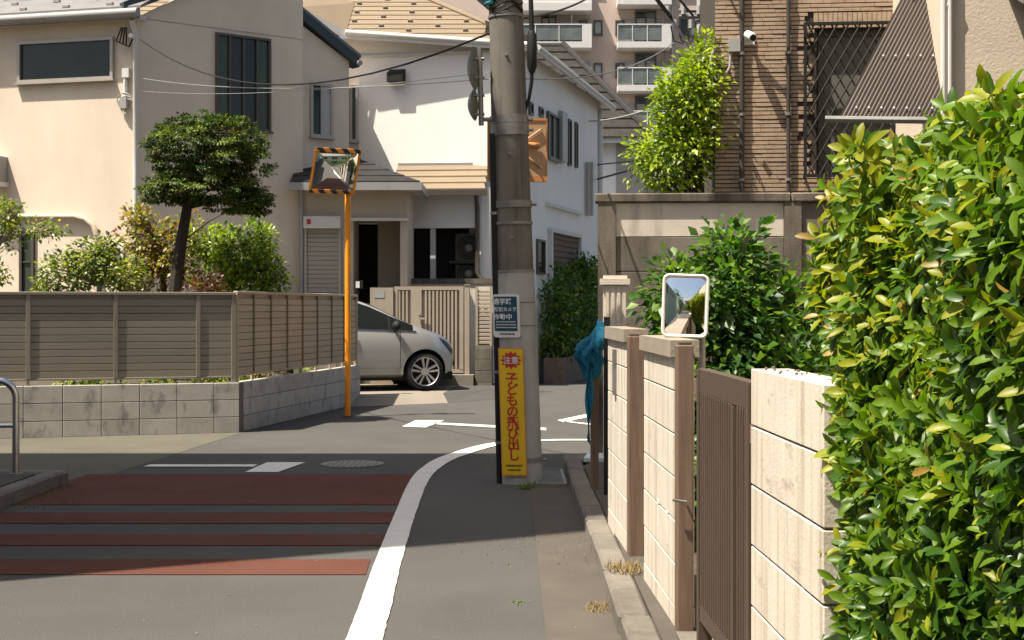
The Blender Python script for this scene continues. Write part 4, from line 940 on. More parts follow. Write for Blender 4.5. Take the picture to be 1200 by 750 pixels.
fas(eL + Vector((0, -.02, 0)), eR + Vector((0, -.02, 0)), .12); MB().tube([eL + Vector((0, -.08, -.01)), eR + Vector((.03, -.08, -.01))], .055, 10).build('gutter', M['white_trim'], wh, True)
vl = Vector((P(352, 10, 27.7))); fas(vl, eL + Vector((.0, -.02, 0)), .13); 
MB().slab([vl + Vector((0, 0, .03)), eL + Vector((0, 0, .03)), rp(-3.2, 29.5) + Vector((0, 0, .03)), vl + Vector((0, 1.8, .8))], (0, 0, .03)).build('roof_verge', M['roof_tan'], wh)
MB().box(WFr, -ulen, .1, -.05, .06, 6.36, 6.40).build('soffit', M['white_trim'], wh)
# side roof
sC = WS(uS + .2, .25, 6.30); sB = Vector((.45, 27.42, 6.44))
rt0, rt1 = Vector((-.85, 27.75, 7.62)), Vector((sC.x - 1.25, sC.y + .3, 7.40))
MB().slab([sB, sC, rt1, rt0], (0, 0, .10)).build('roof_deck', M['roof_slate'], wh)
MB().slab([sB - Vector((0, 0, .12)), sC - Vector((0, 0, .12)), sC + Vector((0, 0, .03)), sB + Vector((0, 0, .03))], Vector((-.06, 0, 0))).build('fascia', M['white_trim'], wh); MB().tube([sB + Vector((.05, 0, -.03)), sC + Vector((.05, 0, -.03))], .045, 10).build('gutter', M['white_trim'], wh, True)
sk = MB(); q = [sB.lerp(sC, .58).lerp(rt0.lerp(rt1, .58), .18), sB.lerp(sC, .86).lerp(rt0.lerp(rt1, .86), .18), sB.lerp(sC, .86).lerp(rt0.lerp(rt1, .86), .52), sB.lerp(sC, .58).lerp(rt0.lerp(rt1, .58), .52)]
so = sk.slab([p + Vector((0, 0, .07)) for p in q], (0, 0, .08)).build('skylight', M['gutter_grey'], wh); MB().slab([q[0].lerp(q[2], s) if False else (p * .86 + (q[0] + q[2]) * .07) + Vector((0, 0, .08)) for p in q for s in (0,)], (0, 0, .02)).build('pane', M['balglass'], so)
# openings of the side wall
window(wh, WS, 640, 130, 653, 190, M['alu_dark'], M['glass_grey'], 2, .06, .05); 
a, z1 = WS.px(654, 130); b, z0 = WS.px(660, 191); MB().box(WS, a, b, 0, .10, z0, z1).build('shutter_case', M['alu'], wh)
for x0, y0, x1, y1 in ((619, 119, 623, 136), (631, 125, 635, 138), (664.5, 139, 668, 195), (673, 143, 675.5, 197), (628, 280, 637, 322)):
    window(wh, WS, x0, y0, x1, y1, M['alu_dark'], M['glass'], 1, .05, .04, sill=False)
for x in (685.5, 689.5):
    a, z1 = WS.px(x, 190); _, z0 = WS.px(x, 253); MB().tube([WS(a, .07, z0), WS(a, .07, z1)], .05, 8).build('vent_pipe', M['alu'], wh)
a, z0 = WS.px(639, 239); b, _ = WS.px(679, 246); MB().box(WS, a, b, 0, .09, z0 - .04, z0 + .03).build('ledge', M['white_trim'], wh)
a, z1 = WS.px(643, 272); b, z0 = WS.px(676, 330)
MB().box(WS, a, b, .001, .02, .3, z1).build('lattice_recess', M['brickbrown'], wh); MB().box(WS, a - .12, b + .12, 0, .10, z1, z1 + .08).build('lattice_head', M['white_trim'], wh)
for uu in (a - .1, b): MB().box(WS, uu, uu + .1, 0, .10, .3, z1 - .001).build('lattice_jamb', M['white_trim'], wh)
zz = z1 - .08
while zz > .6: link('lattice_slat', chbox(b - a - .02, .03, .07, .004, M['brown_wood']), wh, WS((a + b) / 2, .03, zz), WS.rz); zz -= .12
MB().tube([WS(uS - .3, .06, 6.2), WS(uS - .3, .06, 0)], .05, 8).build('downpipe', M['white_trim'], wh)
# vent on the front wall
a, z = WFr.px(466, 89); mb = MB(); rows = [[WFr(a + du, .16 * math.sin(t0), z - .09 + .22 * math.cos(t0)) for t0 in [math.pi / 2 * q / 6 for q in range(7)]] for du in (-.15, .15)]
MB().box(WFr, a - .15, a + .15, 0, .04, z - .13, z + .13).grid(rows).build('vent_hood', M['black'], wh) if False else MB().prism([(0, 0)] * 0 or [tuple(WFr(a - .16, 0, 0)[:2]), tuple(WFr(a + .16, 0, 0)[:2]), tuple(WFr(a + .16, .19, 0)[:2]), tuple(WFr(a - .16, .19, 0)[:2])], z - .13, lambda p: z + .13 - .9 * max(0, (Vector((p[0], p[1], 0)) - WFr.o).dot(WFr.n) - .01) * .55).build('vent_hood', M['black'], wh)
# lean-to
LF = Fr((0, 27.3), (1, -.10))
def lp(x, y): return LF.px(x, y)
t = thing('lean_to', 'low lean to with tan roof and dark opening against the white house', 'lean-to', LF(lp(525, 0)[0], -.5, 0))
a, b = lp(462, 0)[0], lp(571, 0)[0]; zt = lp(0, 199)[1] + .02; zb = lp(0, 230)[1]
for k in range(4):
    f0, f1 = k / 4, (k + 1) / 4 + .03; n0, n1 = .30 - f0 * .72, .30 - f1 * .72; z0, z1 = zb + .03 + (zt - zb) * f0, zb + .03 + (zt - zb) * f1
    MB().slab([LF(a, n0, z0 + .03), LF(b, n0, z0 + .03), LF(b - .05, n1, z1), LF(a, n1, z1)], (0, 0, .025)).build('roof_course', M['roof_tan'], t)
MB().box(LF, a, b, -.46, -.40, zt - .02, zt + .07).build('flashing', M['gutter_grey'], t)
MB().box(LF, a, b + .05, .31, .40, zb - .08, zb + .03).build('gutter', M['alu_dark'], t)
z2 = lp(0, 236)[1]; z3 = lp(0, 270)[1]; zl = lp(0, 327)[1]
MB().box(LF, a, lp(566, 0)[0], -.12, .02, z3, zb + .1).build('wall', M['white_wall'], t)
MB().box(LF, lp(562, 0)[0], lp(573, 0)[0], -.5, -.0, 0, zb + .1).build('wall', M['white_wall'], t)
MB().box(LF, a, lp(566, 0)[0], -.45, -.41, 0, z3 + .1).build('back_wall', M['dark'], t)  # near-black sheet painted for the shade within the lean-to
MB().box(LF, lp(504, 0)[0], lp(510, 0)[0], -.1, -.02, 0, z3).build('post', M['white_trim'], t)
MB().tube([LF(lp(560, 0)[0], .24, zb - .02), LF(lp(560, 0)[0], .09, zb - .3), LF(lp(560, 0)[0], .09, zl + .1), LF(lp(565, 0)[0], .12, zl - .02)], .045, 10).build('downpipe', M['alu_dark'], t, True)
M['ac_case'] = mk('shade_toned_ac_casing', (.07, .062, .05), .6)  # casing coloured dark for the shade deep inside the lean-to
for k, (ya, yb) in enumerate(((273, 307), (310, 330))):
    o = thing('air_conditioner', ['outdoor air conditioner unit on the upper rack in the dark lean to', 'outdoor air conditioner unit on the lower rack in the dark lean to'][k], 'air conditioner', LF(lp(546, 0)[0], -.35, lp(0, yb)[1]), 'air conditioner units'); u0, z1 = lp(532, ya); u1, z0 = lp(561, yb)
    MB().box(LF, u0, u1, -.40, -.20, z0, z1).build('casing', M['ac_case'], o); c = LF((u0 + u1) / 2 + .02, -.195, (z0 + z1) / 2)
    for r in (.21, .16, .11): MB().tube([c + LF.d * (r * math.cos(q)) + Vector((0, 0, r * math.sin(q))) for q in [2 * math.pi * i / 24 for i in range(25)]], .012, 6).build('fan_guard_ring', M['black'], o)
    MB().tube([c, c + LF.n * .012], .06, 16).build('fan_hub', M['steel_grey'], o)
MB().box(LF, lp(525, 0)[0], lp(566, 0)[0], -.41, -.15, lp(0, 310)[1], lp(0, 307)[1]).build('rack', M['pipe_dark'], t)
t = thing('boundary_wall', 'weathered concrete boundary wall under the lean to behind the gate', 'wall', (LF(lp(520, 0)[0], .9, 0))); BF = Fr((0, 26.2), (1, -.05)); a, b = BF.px(470, 0)[0], BF.px(577, 0)[0]
MB().box(BF, a, b, -.14, 0, 0, BF.px(0, 333)[1]).build('body', M['concrete_light'], t); MB().box(BF, a, b, -.16, .02, BF.px(0, 333)[1], BF.px(0, 327)[1]).build('coping', M['concrete'], t)
# hedge along the white house
t = thing('clipped_hedge', 'dark green clipped hedge in a planter along the white house', 'hedge', (1.0, 29.5, 0))
MB().prism([(.62, 28.5), (1.02, 28.4), (2.75, 34.6), (2.2, 34.6)], 0, .5).build('planter', M['brickbrown'], t)
crown('foliage', t, [((.85, 29.0, 1.3), (.36, .5, .85)), ((1.15, 30.1, 1.45), (.40, .7, .95)), ((1.5, 31.4, 1.55), (.42, .8, 1.0)), ((1.95, 32.9, 1.6), (.45, .8, 1.0))], 420, 26, .10, .09, [L_['b1'], L_['b3'], L_['g1']], [.4, .2, .4])
# second house behind
t = thing('dark_roof_house', 'white house with dark slate hip roof in front of the apartments', 'house', (4, 42, 0))
ZF = Fr((0, 40), (1, 0)); a, b = ZF.px(640, 0)[0], ZF.px(757, 0)[0]; ze = ZF.px(0, 164)[1]
MB().prism([(a, 40), (b, 40), (b + .4, 50), (a, 50)], 0, ze).build('wall', M['white_wall'], t)
MB().box(ZF, ZF.px(722, 0)[0], b + .01, .002, .05, 0, ze - .1).build('wall_panel', M['apart_grey'], t)
e0, e1 = P(615, 158, 39.5), P(766, 163, 39.5); e0.z = e1.z; tp0, tp1 = P(600, 50, 44.5), P(660, 54, 44.5); tp0.z = tp1.z
for k in range(11):
    f0, f1 = k / 11, (k + 1) / 11 + .01
    MB().slab([e0.lerp(tp0, f0) + Vector((0, 0, .08)), e1.lerp(tp1, f0) + Vector((0, 0, .08)), e1.lerp(tp1, f1) + Vector((0, 0, .02)), e0.lerp(tp0, f1) + Vector((0, 0, .02))], (0, 0, .03)).build('roof_course', M['roof_slate'], t)
MB().slab([e1, e1 + Vector((.3, 10.5, 0)), tp1 + Vector((0, 2, 0)), tp1], (0, 0, .06)).build('roof_side', M['roof_dark'], t); MB().tube([e1 + Vector((0, 0, .08)), tp1 + Vector((0, 0, .06))], .10, 8).build('hip_ridge', M['roof_dark'], t); MB().tube([tp0, tp1], .10, 8).build('ridge', M['roof_dark'], t)
MB().box(ZF, a, b + .15, .3, .42, ze - .12, ze + .05).build('gutter', M['white_trim'], t)
window(t, ZF, 703, 285, 716, 300, M['alu'], M['glass'], 1)
mb = MB().box(ZF, ZF.px(700, 0)[0], ZF.px(716, 0)[0], 0, .5, ZF.px(0, 308)[1], ZF.px(0, 300)[1]).build('balcony', M['white_trim'], t)
# ================================================================== apartments
AF = Fr((0, 88), (1, .0)); t = thing('apartment_block', 'pinkish tiled apartment block with white balconies rising behind the roofs', 'apartment building', (8, 90, 0))
def ap(x, y): return AF.px(x, y)
a, b = ap(440, 0)[0], ap(985, 0)[0]; MB().box(AF, a, b, -12, 0, 0, 26).build('wall', M['apart'], t)
fl = 50 / FPX * 88
for i in range(-1, 6):
    dy = i * 50
    for (x0, x1, w0, w1) in ((600, 692, 634, 652), (722, 784, 744, 769)):
        z0 = ap(0, 60.5 + dy)[1]; z1 = ap(0, 53.5 + dy)[1]; zr = ap(0, 33 + dy)[1]; zc = ap(0, 20 + dy)[1]; u0, u1 = ap(x0, 0)[0], ap(x1, 0)[0]
        if z0 < 2: continue
        MB().box(AF, u0 + .2, u1, .01, .05, z1, zc - .1).build('recess_wall', M['apart_grey'], t)
        bl_ = MB().box(AF, u0, u1, .06, 1.4, z0, z1).build('balcony', M['apart_white'], t)
        MB().box(AF, u1 - .55, u1 + .003, .06, 1.395, z1, zr - .003).build('side_wall', M['apart_white'], bl_)
        MB().box(AF, u0, u1 - .55, 1.33, 1.36, z1 + .1, zr - .08).build('glass_panel', M['balglass'], bl_); MB().box(AF, u0, u1 - .5, 1.3, 1.4, zr - .07, zr + .0).build('rail', M['apart_white'], bl_)
        for q in range(4): uu = u0 + (u1 - .55 - u0) * q / 3; MB().box(AF, uu - .025, uu + .025, 1.365, 1.39, z1, zr - .071).build('rail_post', M['apart_white'], bl_)
        uu0, uu1 = ap(w0, 0)[0], ap(w1, 0)[0]; window(t, AF, uu0, z1 + .02, uu1, z1 + 2.1, M['alu_dark'], M['glass_grey'], 2, .12, .1, px=False, sill=False, panes=[M['glass'], M['glass_grey']])
        MB().tube([AF(uu1 + .9, .9, z1), AF(uu1 + .9, .9, z1 + 2.4)], .03, 6).build('laundry_pole', M['apart_white'], bl_)
    z0, z1 = ap(0, 41.5 + dy)[1], ap(0, 24 + dy)[1]
    if z0 > 2:
        for x0, x1, pn in ((695.5, 706, 'curtain'), (721, 732, 'glass_grey'), (679, 688, 'glass')): window(t, AF, ap(x0, 0)[0], z0, ap(x1, 0)[0], z1, M['alu_dark'], M['glass'], 1, .1, .09, px=False, panes=[M[pn]])
        window(t, AF, ap(796, 0)[0], ap(0, 43 + dy)[1], ap(816, 0)[0], ap(0, 21 + dy)[1], M['alu_dark'], M['glass'], 2, .12, .1, px=False, panes=[M['glass'], M['glass_grey']])
for (x0, x1, y0, y1) in ((600, 692, 9, 18), (728, 784, 2, 11)): MB().box(AF, ap(x0, 0)[0], ap(x1, 0)[0], .06, 1.5, ap(0, y1)[1], ap(0, y0)[1]).build('canopy', M['apart_white'], t)
MB().tube([AF(ap(777, 0)[0], .08, 0), AF(ap(777, 0)[0], .08, 26)], .1, 8).build('drain_pipe', M['apart_grey'], t)
MB().box(AF, ap(786, 0)[0], ap(788, 0)[0], 0, .25, 0, 26).build('corner_pier', M['apart_grey'], t)
# far utility pole
t = thing('distant_utility_pole', 'distant concrete utility pole with arms beside the brick building', 'utility pole', P(826, 360, 24) - Vector((0, 0, 1.5)))
c = P(826, 360, 24); MB().tube([(c.x, c.y, 0), (c.x, c.y, 8)], [.16, .13], 20).build('shaft', M['pole_low'], t, True)
for yb in (15, 22): z = P(0, yb, 24).z; MB().tube([(c.x - .45, c.y - .18, z), (c.x + .25, c.y - .18, z)], .035, 8).build('cross_arm', M['galv'], t); MB().tube([(c.x, c.y, z - .04), (c.x, c.y, z + .04)], .165, 20).build('band', M['galv'], t)
for k in range(5): p = P(783 + k * 9, 17 + (k % 2) * 16, 23.8); MB().tube([p, p + Vector((0, 0, .14))], .045, 8).build('insulator', M['plastic_grey'], t)
for k in range(3): p = P(786 + k * 9, 30, 23.8); MB().tube([p, p + Vector((.05, 0, -.25)), p + Vector((.2, 0, -.3)), p + Vector((.3, 0, -.05))], .012, 6).build('jumper', M['black'], t)

# ================================================================== concrete panel wall, brick building, awning
CF = Fr((0, 13.75), (1, -.05))
def cp_(x, y): return CF.px(x, y)
t = thing('panel_wall', 'stained concrete panel wall with heavy coping below the brick building', 'wall', CF(1.5, 0, .08))
zc0, zc1 = cp_(0, 240)[1], cp_(0, 229.5)[1]; uA, uP1a, uP1b, uB = cp_(701, 0)[0], cp_(919, 0)[0], cp_(939, 0)[0], 5.6
rowsz = [zc0]
while rowsz[-1] > .3: rowsz.append(rowsz[-1] - .325)
def posts_(u0, u1): MB().box(CF, u0, u1, -.14, .02, .05, zc0).build('post', M['concrete'], t)
posts_(uA, uA + .165); posts_(uP1a, uP1b); posts_(uB - .16, uB); posts_(uP1b + 1.75, uP1b + 1.9)
for bay, (a, b) in enumerate(((uA + .165, uP1a), (uP1b, uP1b + 1.75))):
    for k in range(len(rowsz) - 1):
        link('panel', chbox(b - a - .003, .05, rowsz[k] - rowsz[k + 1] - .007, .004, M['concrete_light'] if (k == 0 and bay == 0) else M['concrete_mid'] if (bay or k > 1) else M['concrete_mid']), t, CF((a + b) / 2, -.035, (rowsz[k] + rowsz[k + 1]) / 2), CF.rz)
for a, b in ((uA - .03, uP1a + .06), (uP1a + .066, uB)): link('coping', chbox(b - a, .21, zc1 - zc0, .012, M['concrete']), t, CF((a + b) / 2, -.073, (zc0 + zc1) / 2), CF.rz)
MB().box(CF, uA + .02, uB, -.12, -.09, .05, zc0 - .01).build('backing', M['concrete'], t)
t = thing('gate_pillar', 'pale fluted concrete gate pillar with a capped top behind the net', 'pillar', P(720, 360, 13.35) - Vector((0, 0, 1.42)))
GP = Fr((0, 13.35), (1, -.05)); a, b = GP.px(707, 0)[0], GP.px(735, 0)[0]; zt = GP.px(0, 334)[1]
MB().box(GP, a, b, -.2, 0, .05, zt).build('shaft', M['concrete_light'], t); MB().box(GP, a - .03, b + .025, -.23, .03, zt, zt + .055).build('cap', M['concrete_light'], t); MB().box(GP, a + .0, b, -.2, 0, zt + .055, zt + .085).build('cap_top', M['concrete_light'], t)
for k in range(4): uu = a + .02 + k * .052; MB().box(GP, uu, uu + .03, 0, .012, .1, zt - .02).build('flute', M['concrete_light'], t)
# brick tile building
BR = Fr((0, 15.4), (1, -.09))
def bp(x, y): return BR.px(x, y)
br = thing('brick_building', 'brown tile clad building with lattice window above the concrete wall', 'building', BR(bp(950, 0)[0], -1, 0))
u0, u1 = bp(838, 0)[0], 6.0; wu0, wz1 = bp(957, 34); wu1, wz0 = bp(1052, 206)
mb = MB(); mb.box(BR, u0, wu0, -4, -.012, 0, 7).box(BR, wu1, u1, -4, -.012, 0, 7).box(BR, wu0, wu1, -4, -.012, wz1, 7).box(BR, wu0, wu1, -4, -.012, 0, wz0); mb.build('wall_core', M['tile_joint'], br, kind='stuff')
mb = MB(); z = 2.0; pitch = .0445; row = 0
while z < 5.2:
    u = u0 - (rnd.random() * .2)
    while u < u1 - 1.2:
        ln = .218; a, b = max(u, u0), u + ln - .004
        if b > a + .01 and not (a < wu1 and b > wu0 and wz0 - .01 < z < wz1 + .17):
            mb.box(BR, a, b, -.012, rnd.choice((.0, .0, .002, .005)), z, z + pitch - .0105)
        u += ln
    z += pitch; row += 1
u = wu0 - .03
while u < wu1: mb.box(BR, u, u + .044, -.012, .003, wz1 + .012, wz1 + .168); u += .050
mb.build('wall_tiles', M['brick_tile'], br, kind='stuff')
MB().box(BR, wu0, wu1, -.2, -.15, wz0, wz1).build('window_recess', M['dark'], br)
wo = MB().box(BR, wu0 + .02, wu0 + .08, -.148, -.08, wz0, wz1).build('window', M['alu_dark'], br)
MB().box(BR, wu0 + .08, wu1, -.148, -.08, wz1 - .06, wz1).build('frame', M['alu_dark'], wo); MB().box(BR, wu0 + .08, wu1, -.148, -.08, wz0, wz0 + .06).build('frame', M['alu_dark'], wo); zz = (wz0 + wz1) / 2 - .12; MB().box(BR, wu0 + .08, wu1, -.146, -.085, zz, zz + .05).build('frame', M['alu_dark'], wo)
M['dimglass'] = glassm('dim_pane', (.13, .13, .115), .25)
MB().box(BR, wu0 + .081, wu1 - .001, -.147, -.12, wz0 + .061, zz - .001).build('pane', M['dimglass'], wo); MB().box(BR, wu0 + .081, wu1 - .001, -.147, -.12, zz + .051, wz1 - .061).build('pane', M['dimglass'], wo)
lu0, lz1 = bp(940.5, 29); lu1, lz0 = bp(1046, 208)
lt = thing('window_grille', 'black diamond lattice security grille over the brick building window', 'grille', BR(lu0, .1, lz0))
for (a, b, c, d) in ((lu0, lu1, lz1 - .03, lz1), (lu0, lu1, lz0, lz0 + .03), (lu0, lu0 + .03, lz0 + .03, lz1 - .03), (lu1 - .03, lu1, lz0 + .03, lz1 - .03)): MB().box(BR, a, b, .10, .135, c, d).build('frame', M['black'], lt)
for (a, c) in ((lu0, lz0), (lu0, lz1 - .03), (lu0, (lz0 + lz1) / 2)): MB().box(BR, a + .003, a + .027, 0, .10, c + .003, c + .027).build('bracket', M['black'], lt)
mb = MB(); px_ = .118; slope = 1.75
for s in (1, -1):
    n = int(((lu1 - lu0) + (lz1 - lz0) / slope) / px_) + 2
    for k in range(-1, n):
        c = lu0 + k * px_ - (0 if s < 0 else (lz1 - lz0) / slope)
        pts = []
        for zz in (lz0, lz1):
            uu = c + s * (zz - (lz0 if s > 0 else lz0)) / slope if s > 0 else c - (zz - lz0) / slope
            pts.append((uu, zz))
        (ua_, za), (ub_, zb2) = pts
        def clipu(uc, ua_=ua_, za=za, ub_=ub_, zb2=zb2): return za + (zb2 - za) * (uc - ua_) / (ub_ - ua_)
        lo, hi = min(ua_, ub_), max(ua_, ub_)
        if hi < lu0 or lo > lu1: continue
        A_ = (ua_, za); B_ = (ub_, zb2)
        def cl(p): uc = min(max(p[0], lu0 + .01), lu1 - .01); return (uc, clipu(uc))
        A_, B_ = cl(A_), cl(B_)
        if abs(A_[0] - B_[0]) < .02: continue
        mb.tube([BR(A_[0], .118 + s * .004, A_[1]), BR(B_[0], .118 + s * .004, B_[1])], .0095, 5)
mb.build('lattice_bars', M['black'], lt, kind='stuff')
for x in (869, 923.5):
    a = bp(x, 0)[0]; t = MB().tube([BR(a, .045, 2.0), BR(a, .045, 5.5)], .026 if x < 900 else .021, 10).build('wall_pipe', M['pipe_dark'], br, True)
    for y in (13, 77, 145, 218): z = bp(0, y)[1]; MB().tube([BR(a, .045, z - .015), BR(a, .045, z + .015)], .034, 10).build('pipe_clip', M['steel_grey'], t)
t = thing('security_camera', 'white security camera with grey junction box on the brown tiles', 'security camera', BR(bp(876, 60)[0], .1, bp(0, 60)[1]))
a, z1 = bp(853.5, 47); b, z0 = bp(867, 61.5); MB().box(BR, a, b, 0, .08, z0, z1).build('junction_box', M['plastic_grey'], t)
c = BR(bp(878, 0)[0], .16, bp(0, 60)[1]); d = (BR.n * .75 + BR.d * .28 + Vector((0, 0, -.35))).normalized()
MB().tube([c - d * .09, c - d * .07, c + d * .07, c + d * .075], [.02, .045, .045, .04], 16).build('body', M['plastic_white'], t, True); MB().tube([c + d * .07, c + d * .082], .033, 14).build('lens', M['black'], t); MB().box(BR, bp(866, 0)[0], bp(884, 0)[0], -.0, .025, bp(0, 67)[1], bp(0, 56)[1]).build('mount_plate', M['plastic_white'], t); MB().tube([BR(bp(877, 0)[0], .02, bp(0, 61)[1]), c - d * .05], .018, 8).build('arm', M['plastic_white'], t)
loop = [BR(bp(x, 0)[0], .05, bp(0, y)[1]) for x, y in ((856, 60), (856, 75), (855, 92), (848, 103), (839, 106), (833, 98), (833, 82), (837, 72))]; MB().tube(loop, .014, 8).build('cable_loop', M['plastic_grey'], t, True)
# cables overhead whose shadows fall on the tiles
loop = [BR(bp(845, 0)[0] + .16 * math.sin(q * 2.1) + .08 * q, .28 + .05 * math.sin(q * 3), bp(0, -8)[1] + .13 * math.cos(q * 2.6)) for q in [i * .28 for i in range(26)]]; MB().tube(loop, .012, 6).build('cable_coil', M['black'], br, True)
MB().tube([BR(bp(845, 0)[0], 0, bp(0, -8)[1]), loop[0]], .014, 6).build('coil_hook', M['black'], br)
# corrugated awning
q1, q2, q4 = P(984, 136.5, 13.2), P(1062, -12, 13.75), P(1215, 139, 12.75); aw = thing('corrugated_awning', 'bronze corrugated awning sheet sloping down beside the beige building', 'awning', q1)
du = (q4 - q1); dv = (q2 - q1); nn = du.cross(dv).normalized(); nn = nn if nn.y < 0 else -nn; rows = []; NC = 230
for i in range(NC + 1):
    s = i / NC; off = nn * (.012 * math.cos(s * 2 * math.pi * 46)); rows.append([q1 + du * s + dv * v + off for v in (0, .5, 1)])
MB().grid(rows).build('sheet', M['awning'], aw, True)
for v in (.06, .46, .93):
    for k in range(1, 10): p = q1 + du * (k * 3 / 46) + dv * v + nn * .012; MB().tube([p, p + nn * .012], .011, 8).build('bolt', M['plastic_grey'], aw)
    MB().tube([q1 + dv * v - nn * .035, q4 + dv * v - nn * .035], .018, 6).build('purlin', M['alu_dark'], aw)
MB().tube([q1 - du * .08 + Vector((0, -.03, -.03)), q4 + Vector((0, -.03, -.03))], .032, 10).build('gutter', M['steel_grey'], aw)
# beige building on the right
BE = Fr((0, 13.15), (1, -.04)); t = thing('beige_building', 'roughcast beige building with white drain pipe rising above the leafy hedge', 'building', BE(BE.px(1150, 0)[0], -1, 0))
a = BE.px(1106, 0)[0]; MB().box(BE, a, a + 4.5, -4, 0, 0, 6.2).build('wall', M['rough_beige'], t); MB().box(BE, a - .05, a + 4.8, -4.2, .40, 6.2, 6.32).build('eave', M['roof_grey'], t)
for x, r in ((1103.5, .028), (1111, .024)): u = BE.px(x, 0)[0]; MB().tube([BE(u, .06, 6.1), BE(u, .06, 2.0)], r, 10).build('drain_pipe', M['white_trim'], t, True)
MB().tube([BE(BE.px(1106, 0)[0], .06, BE.px(0, 20)[1]), BE(BE.px(1117, 0)[0], .06, BE.px(0, 2)[1])], .018, 8).build('pipe_branch', M['white_trim'], t)
MB().slab([BE(a + .55, .5, 4.15), BE(a + 2.2, .5, 4.15), BE(a + 2.2, 0, 4.35), BE(a + .55, 0, 4.35)], (0, 0, .04)).build('window_hood', M['roof_grey'], t)

# ================================================================== wires
hk = HF(HF.px(163, 46)[0], .15, HF.px(163, 46)[1])
wire([P(165, 46, 23.2), P(575, 40, 12.35)], .014, 'thick twisted service cable from the utility pole to the cream house corner', .62, group=None) if False else None
def wr(label, pts, r, sag, mat='black'):
    o = wire([P(*pts[0]), P(*pts[1])], r, label, sag, mat); return o
wr('thick dark service cable strung from the utility pole to the cream house', ((164, 46, 23.25), (576, 38, 12.4)), .010, .58)
wr('thin pale wire strung from the utility pole to the cream house meter', ((168, 92, 23.3), (578, 92, 12.4)), .0045, .12, 'plastic_grey')
wr('thinner grey wire just below the pale wire on the cream house', ((168, 107, 23.3), (578, 84, 12.4)), .003, .10, 'plastic_grey')
wr('dark cable from the utility pole rising towards the apartments', ((610, 22, 12.4), (720, -25, 20)), .011, .1)
wr('slack grey wire from the white house eave to the far pole', ((690, 142, 33), (800, 112, 24)), .018, .1, 'plastic_grey')
wr('wire crossing the apartment balconies to the far pole', ((612, 92, 13), (790, 50, 24)), .008, .18, 'steel_grey')
wr('green tinted wire from the white house to the lime tree', ((700, 210, 34), (768, 191, 20)), .022, .0)
wr('short upper wire from the white house wall to the lime tree', ((700, 193, 34), (766, 186, 20)), .016, .0)
wr('heavy black cable crossing the top of the apartments', ((764, -8, 22), (786, 20, 23.8)), .035, .0)
wr('black cable running down from the far pole arm to the lime tree', ((786, 20, 23.8), (812, 62, 22)), .022, .0)
wr('dark cable above the far pole arm', ((790, -8, 22), (812, 18, 23.8)), .02, .0)

# ================================================================== plants
yew = thing('pruned_tree', 'round clipped evergreen tree with a dark leaning trunk in the corner garden', 'tree', P(200, 352, 18.75))
ye = []
tr = [P(203, 362, 18.75), P(206, 330, 18.75), P(212, 285, 18.75), P(219, 245, 18.72), P(228, 200, 18.7), P(236, 165, 18.7)]
for (x, y, rx, rz) in ((243, 178, 62, 46), (205, 218, 36, 20), (245, 215, 58, 24), (288, 200, 30, 34), (215, 175, 42, 34), (270, 165, 38, 30), (296, 236, 22, 16), (180, 228, 18, 10), (275, 238, 36, 12)):
    c = P(x, y, 18.7); ye.append(((c.x, c.y, c.z), (rx / 88.5, min(rx, 55) / 88.5, rz / 88.5)))
cc = crown('crown', yew, ye, 600, 85, .048, .036, [L_['p1'], L_['p2'], L_['p3'], L_['p4']], [.40, .38, .18, .04], flat=.30, up=1.3, shell=.72)
limbs('trunk', yew, tr, [.10, .085, .075, .065, .045, .02], cc, M['bark'], .010, 12)
def at(x, y, Y): c = P(x, y, Y); return (c.x, c.y, c.z)
def ell(Y, *es): s = FPX / Y; return [(at(x, y, Y), (rx / s, min(rx, rz) / s * 1.1, rz / s)) for x, y, rx, rz in es]
plant('bronze_maple', 'bronze and yellow leaved small maple beside the clipped tree trunk', 'tree', at(195, 352, 19.7), [at(195, 360, 19.7), at(190, 320, 19.7), at(180, 280, 19.7), at(165, 250, 19.7)], [.04, .035, .025, .01],
      ell(19.7, (175, 285, 34, 34), (160, 255, 16, 16), (205, 300, 34, 34), (220, 275, 22, 24), (150, 325, 22, 20), (190, 330, 50, 14)), 230, 15, .06, .066, ['m1', 'm2', 'm3', 'g1'], [.36, .30, .08, .26], rb=.012, every=5, shell=.2)
plant('garden_shrub', 'light green shrub with crooked stems near the curved pipe moulding', 'shrub', at(110, 352, 18.5), [at(118, 360, 18.5), at(116, 335, 18.5), at(112, 300, 18.5), at(100, 290, 18.5)], [.035, .03, .02, .01],
      ell(18.5, (75, 322, 34, 26), (110, 305, 32, 24), (140, 322, 26, 26), (60, 335, 22, 12), (125, 290, 18, 12)), 230, 15, .055, .058, ['g1', 'g2', 'g3'], [.5, .22, .28], bark='bark_pale', rb=.012, every=4, shell=.2)
plant('sparse_tree', 'sparse young tree with bare pale branches beside the narrow window', 'tree', at(-25, 352, 17.9), [at(-25, 360, 17.9), at(-20, 320, 17.9), at(0, 285, 17.9), at(20, 262, 17.9)], [.035, .03, .025, .012],
      ell(17.9, (5, 255, 24, 18), (45, 268, 30, 9), (70, 268, 10, 6), (20, 290, 16, 10), (0, 320, 14, 16), (5, 240, 16, 8)), 85, 11, .05, .058, ['g1', 'g2', 'b2'], [.55, .3, .15], bark='bark_pale', rb=.012, every=2, shell=.2)
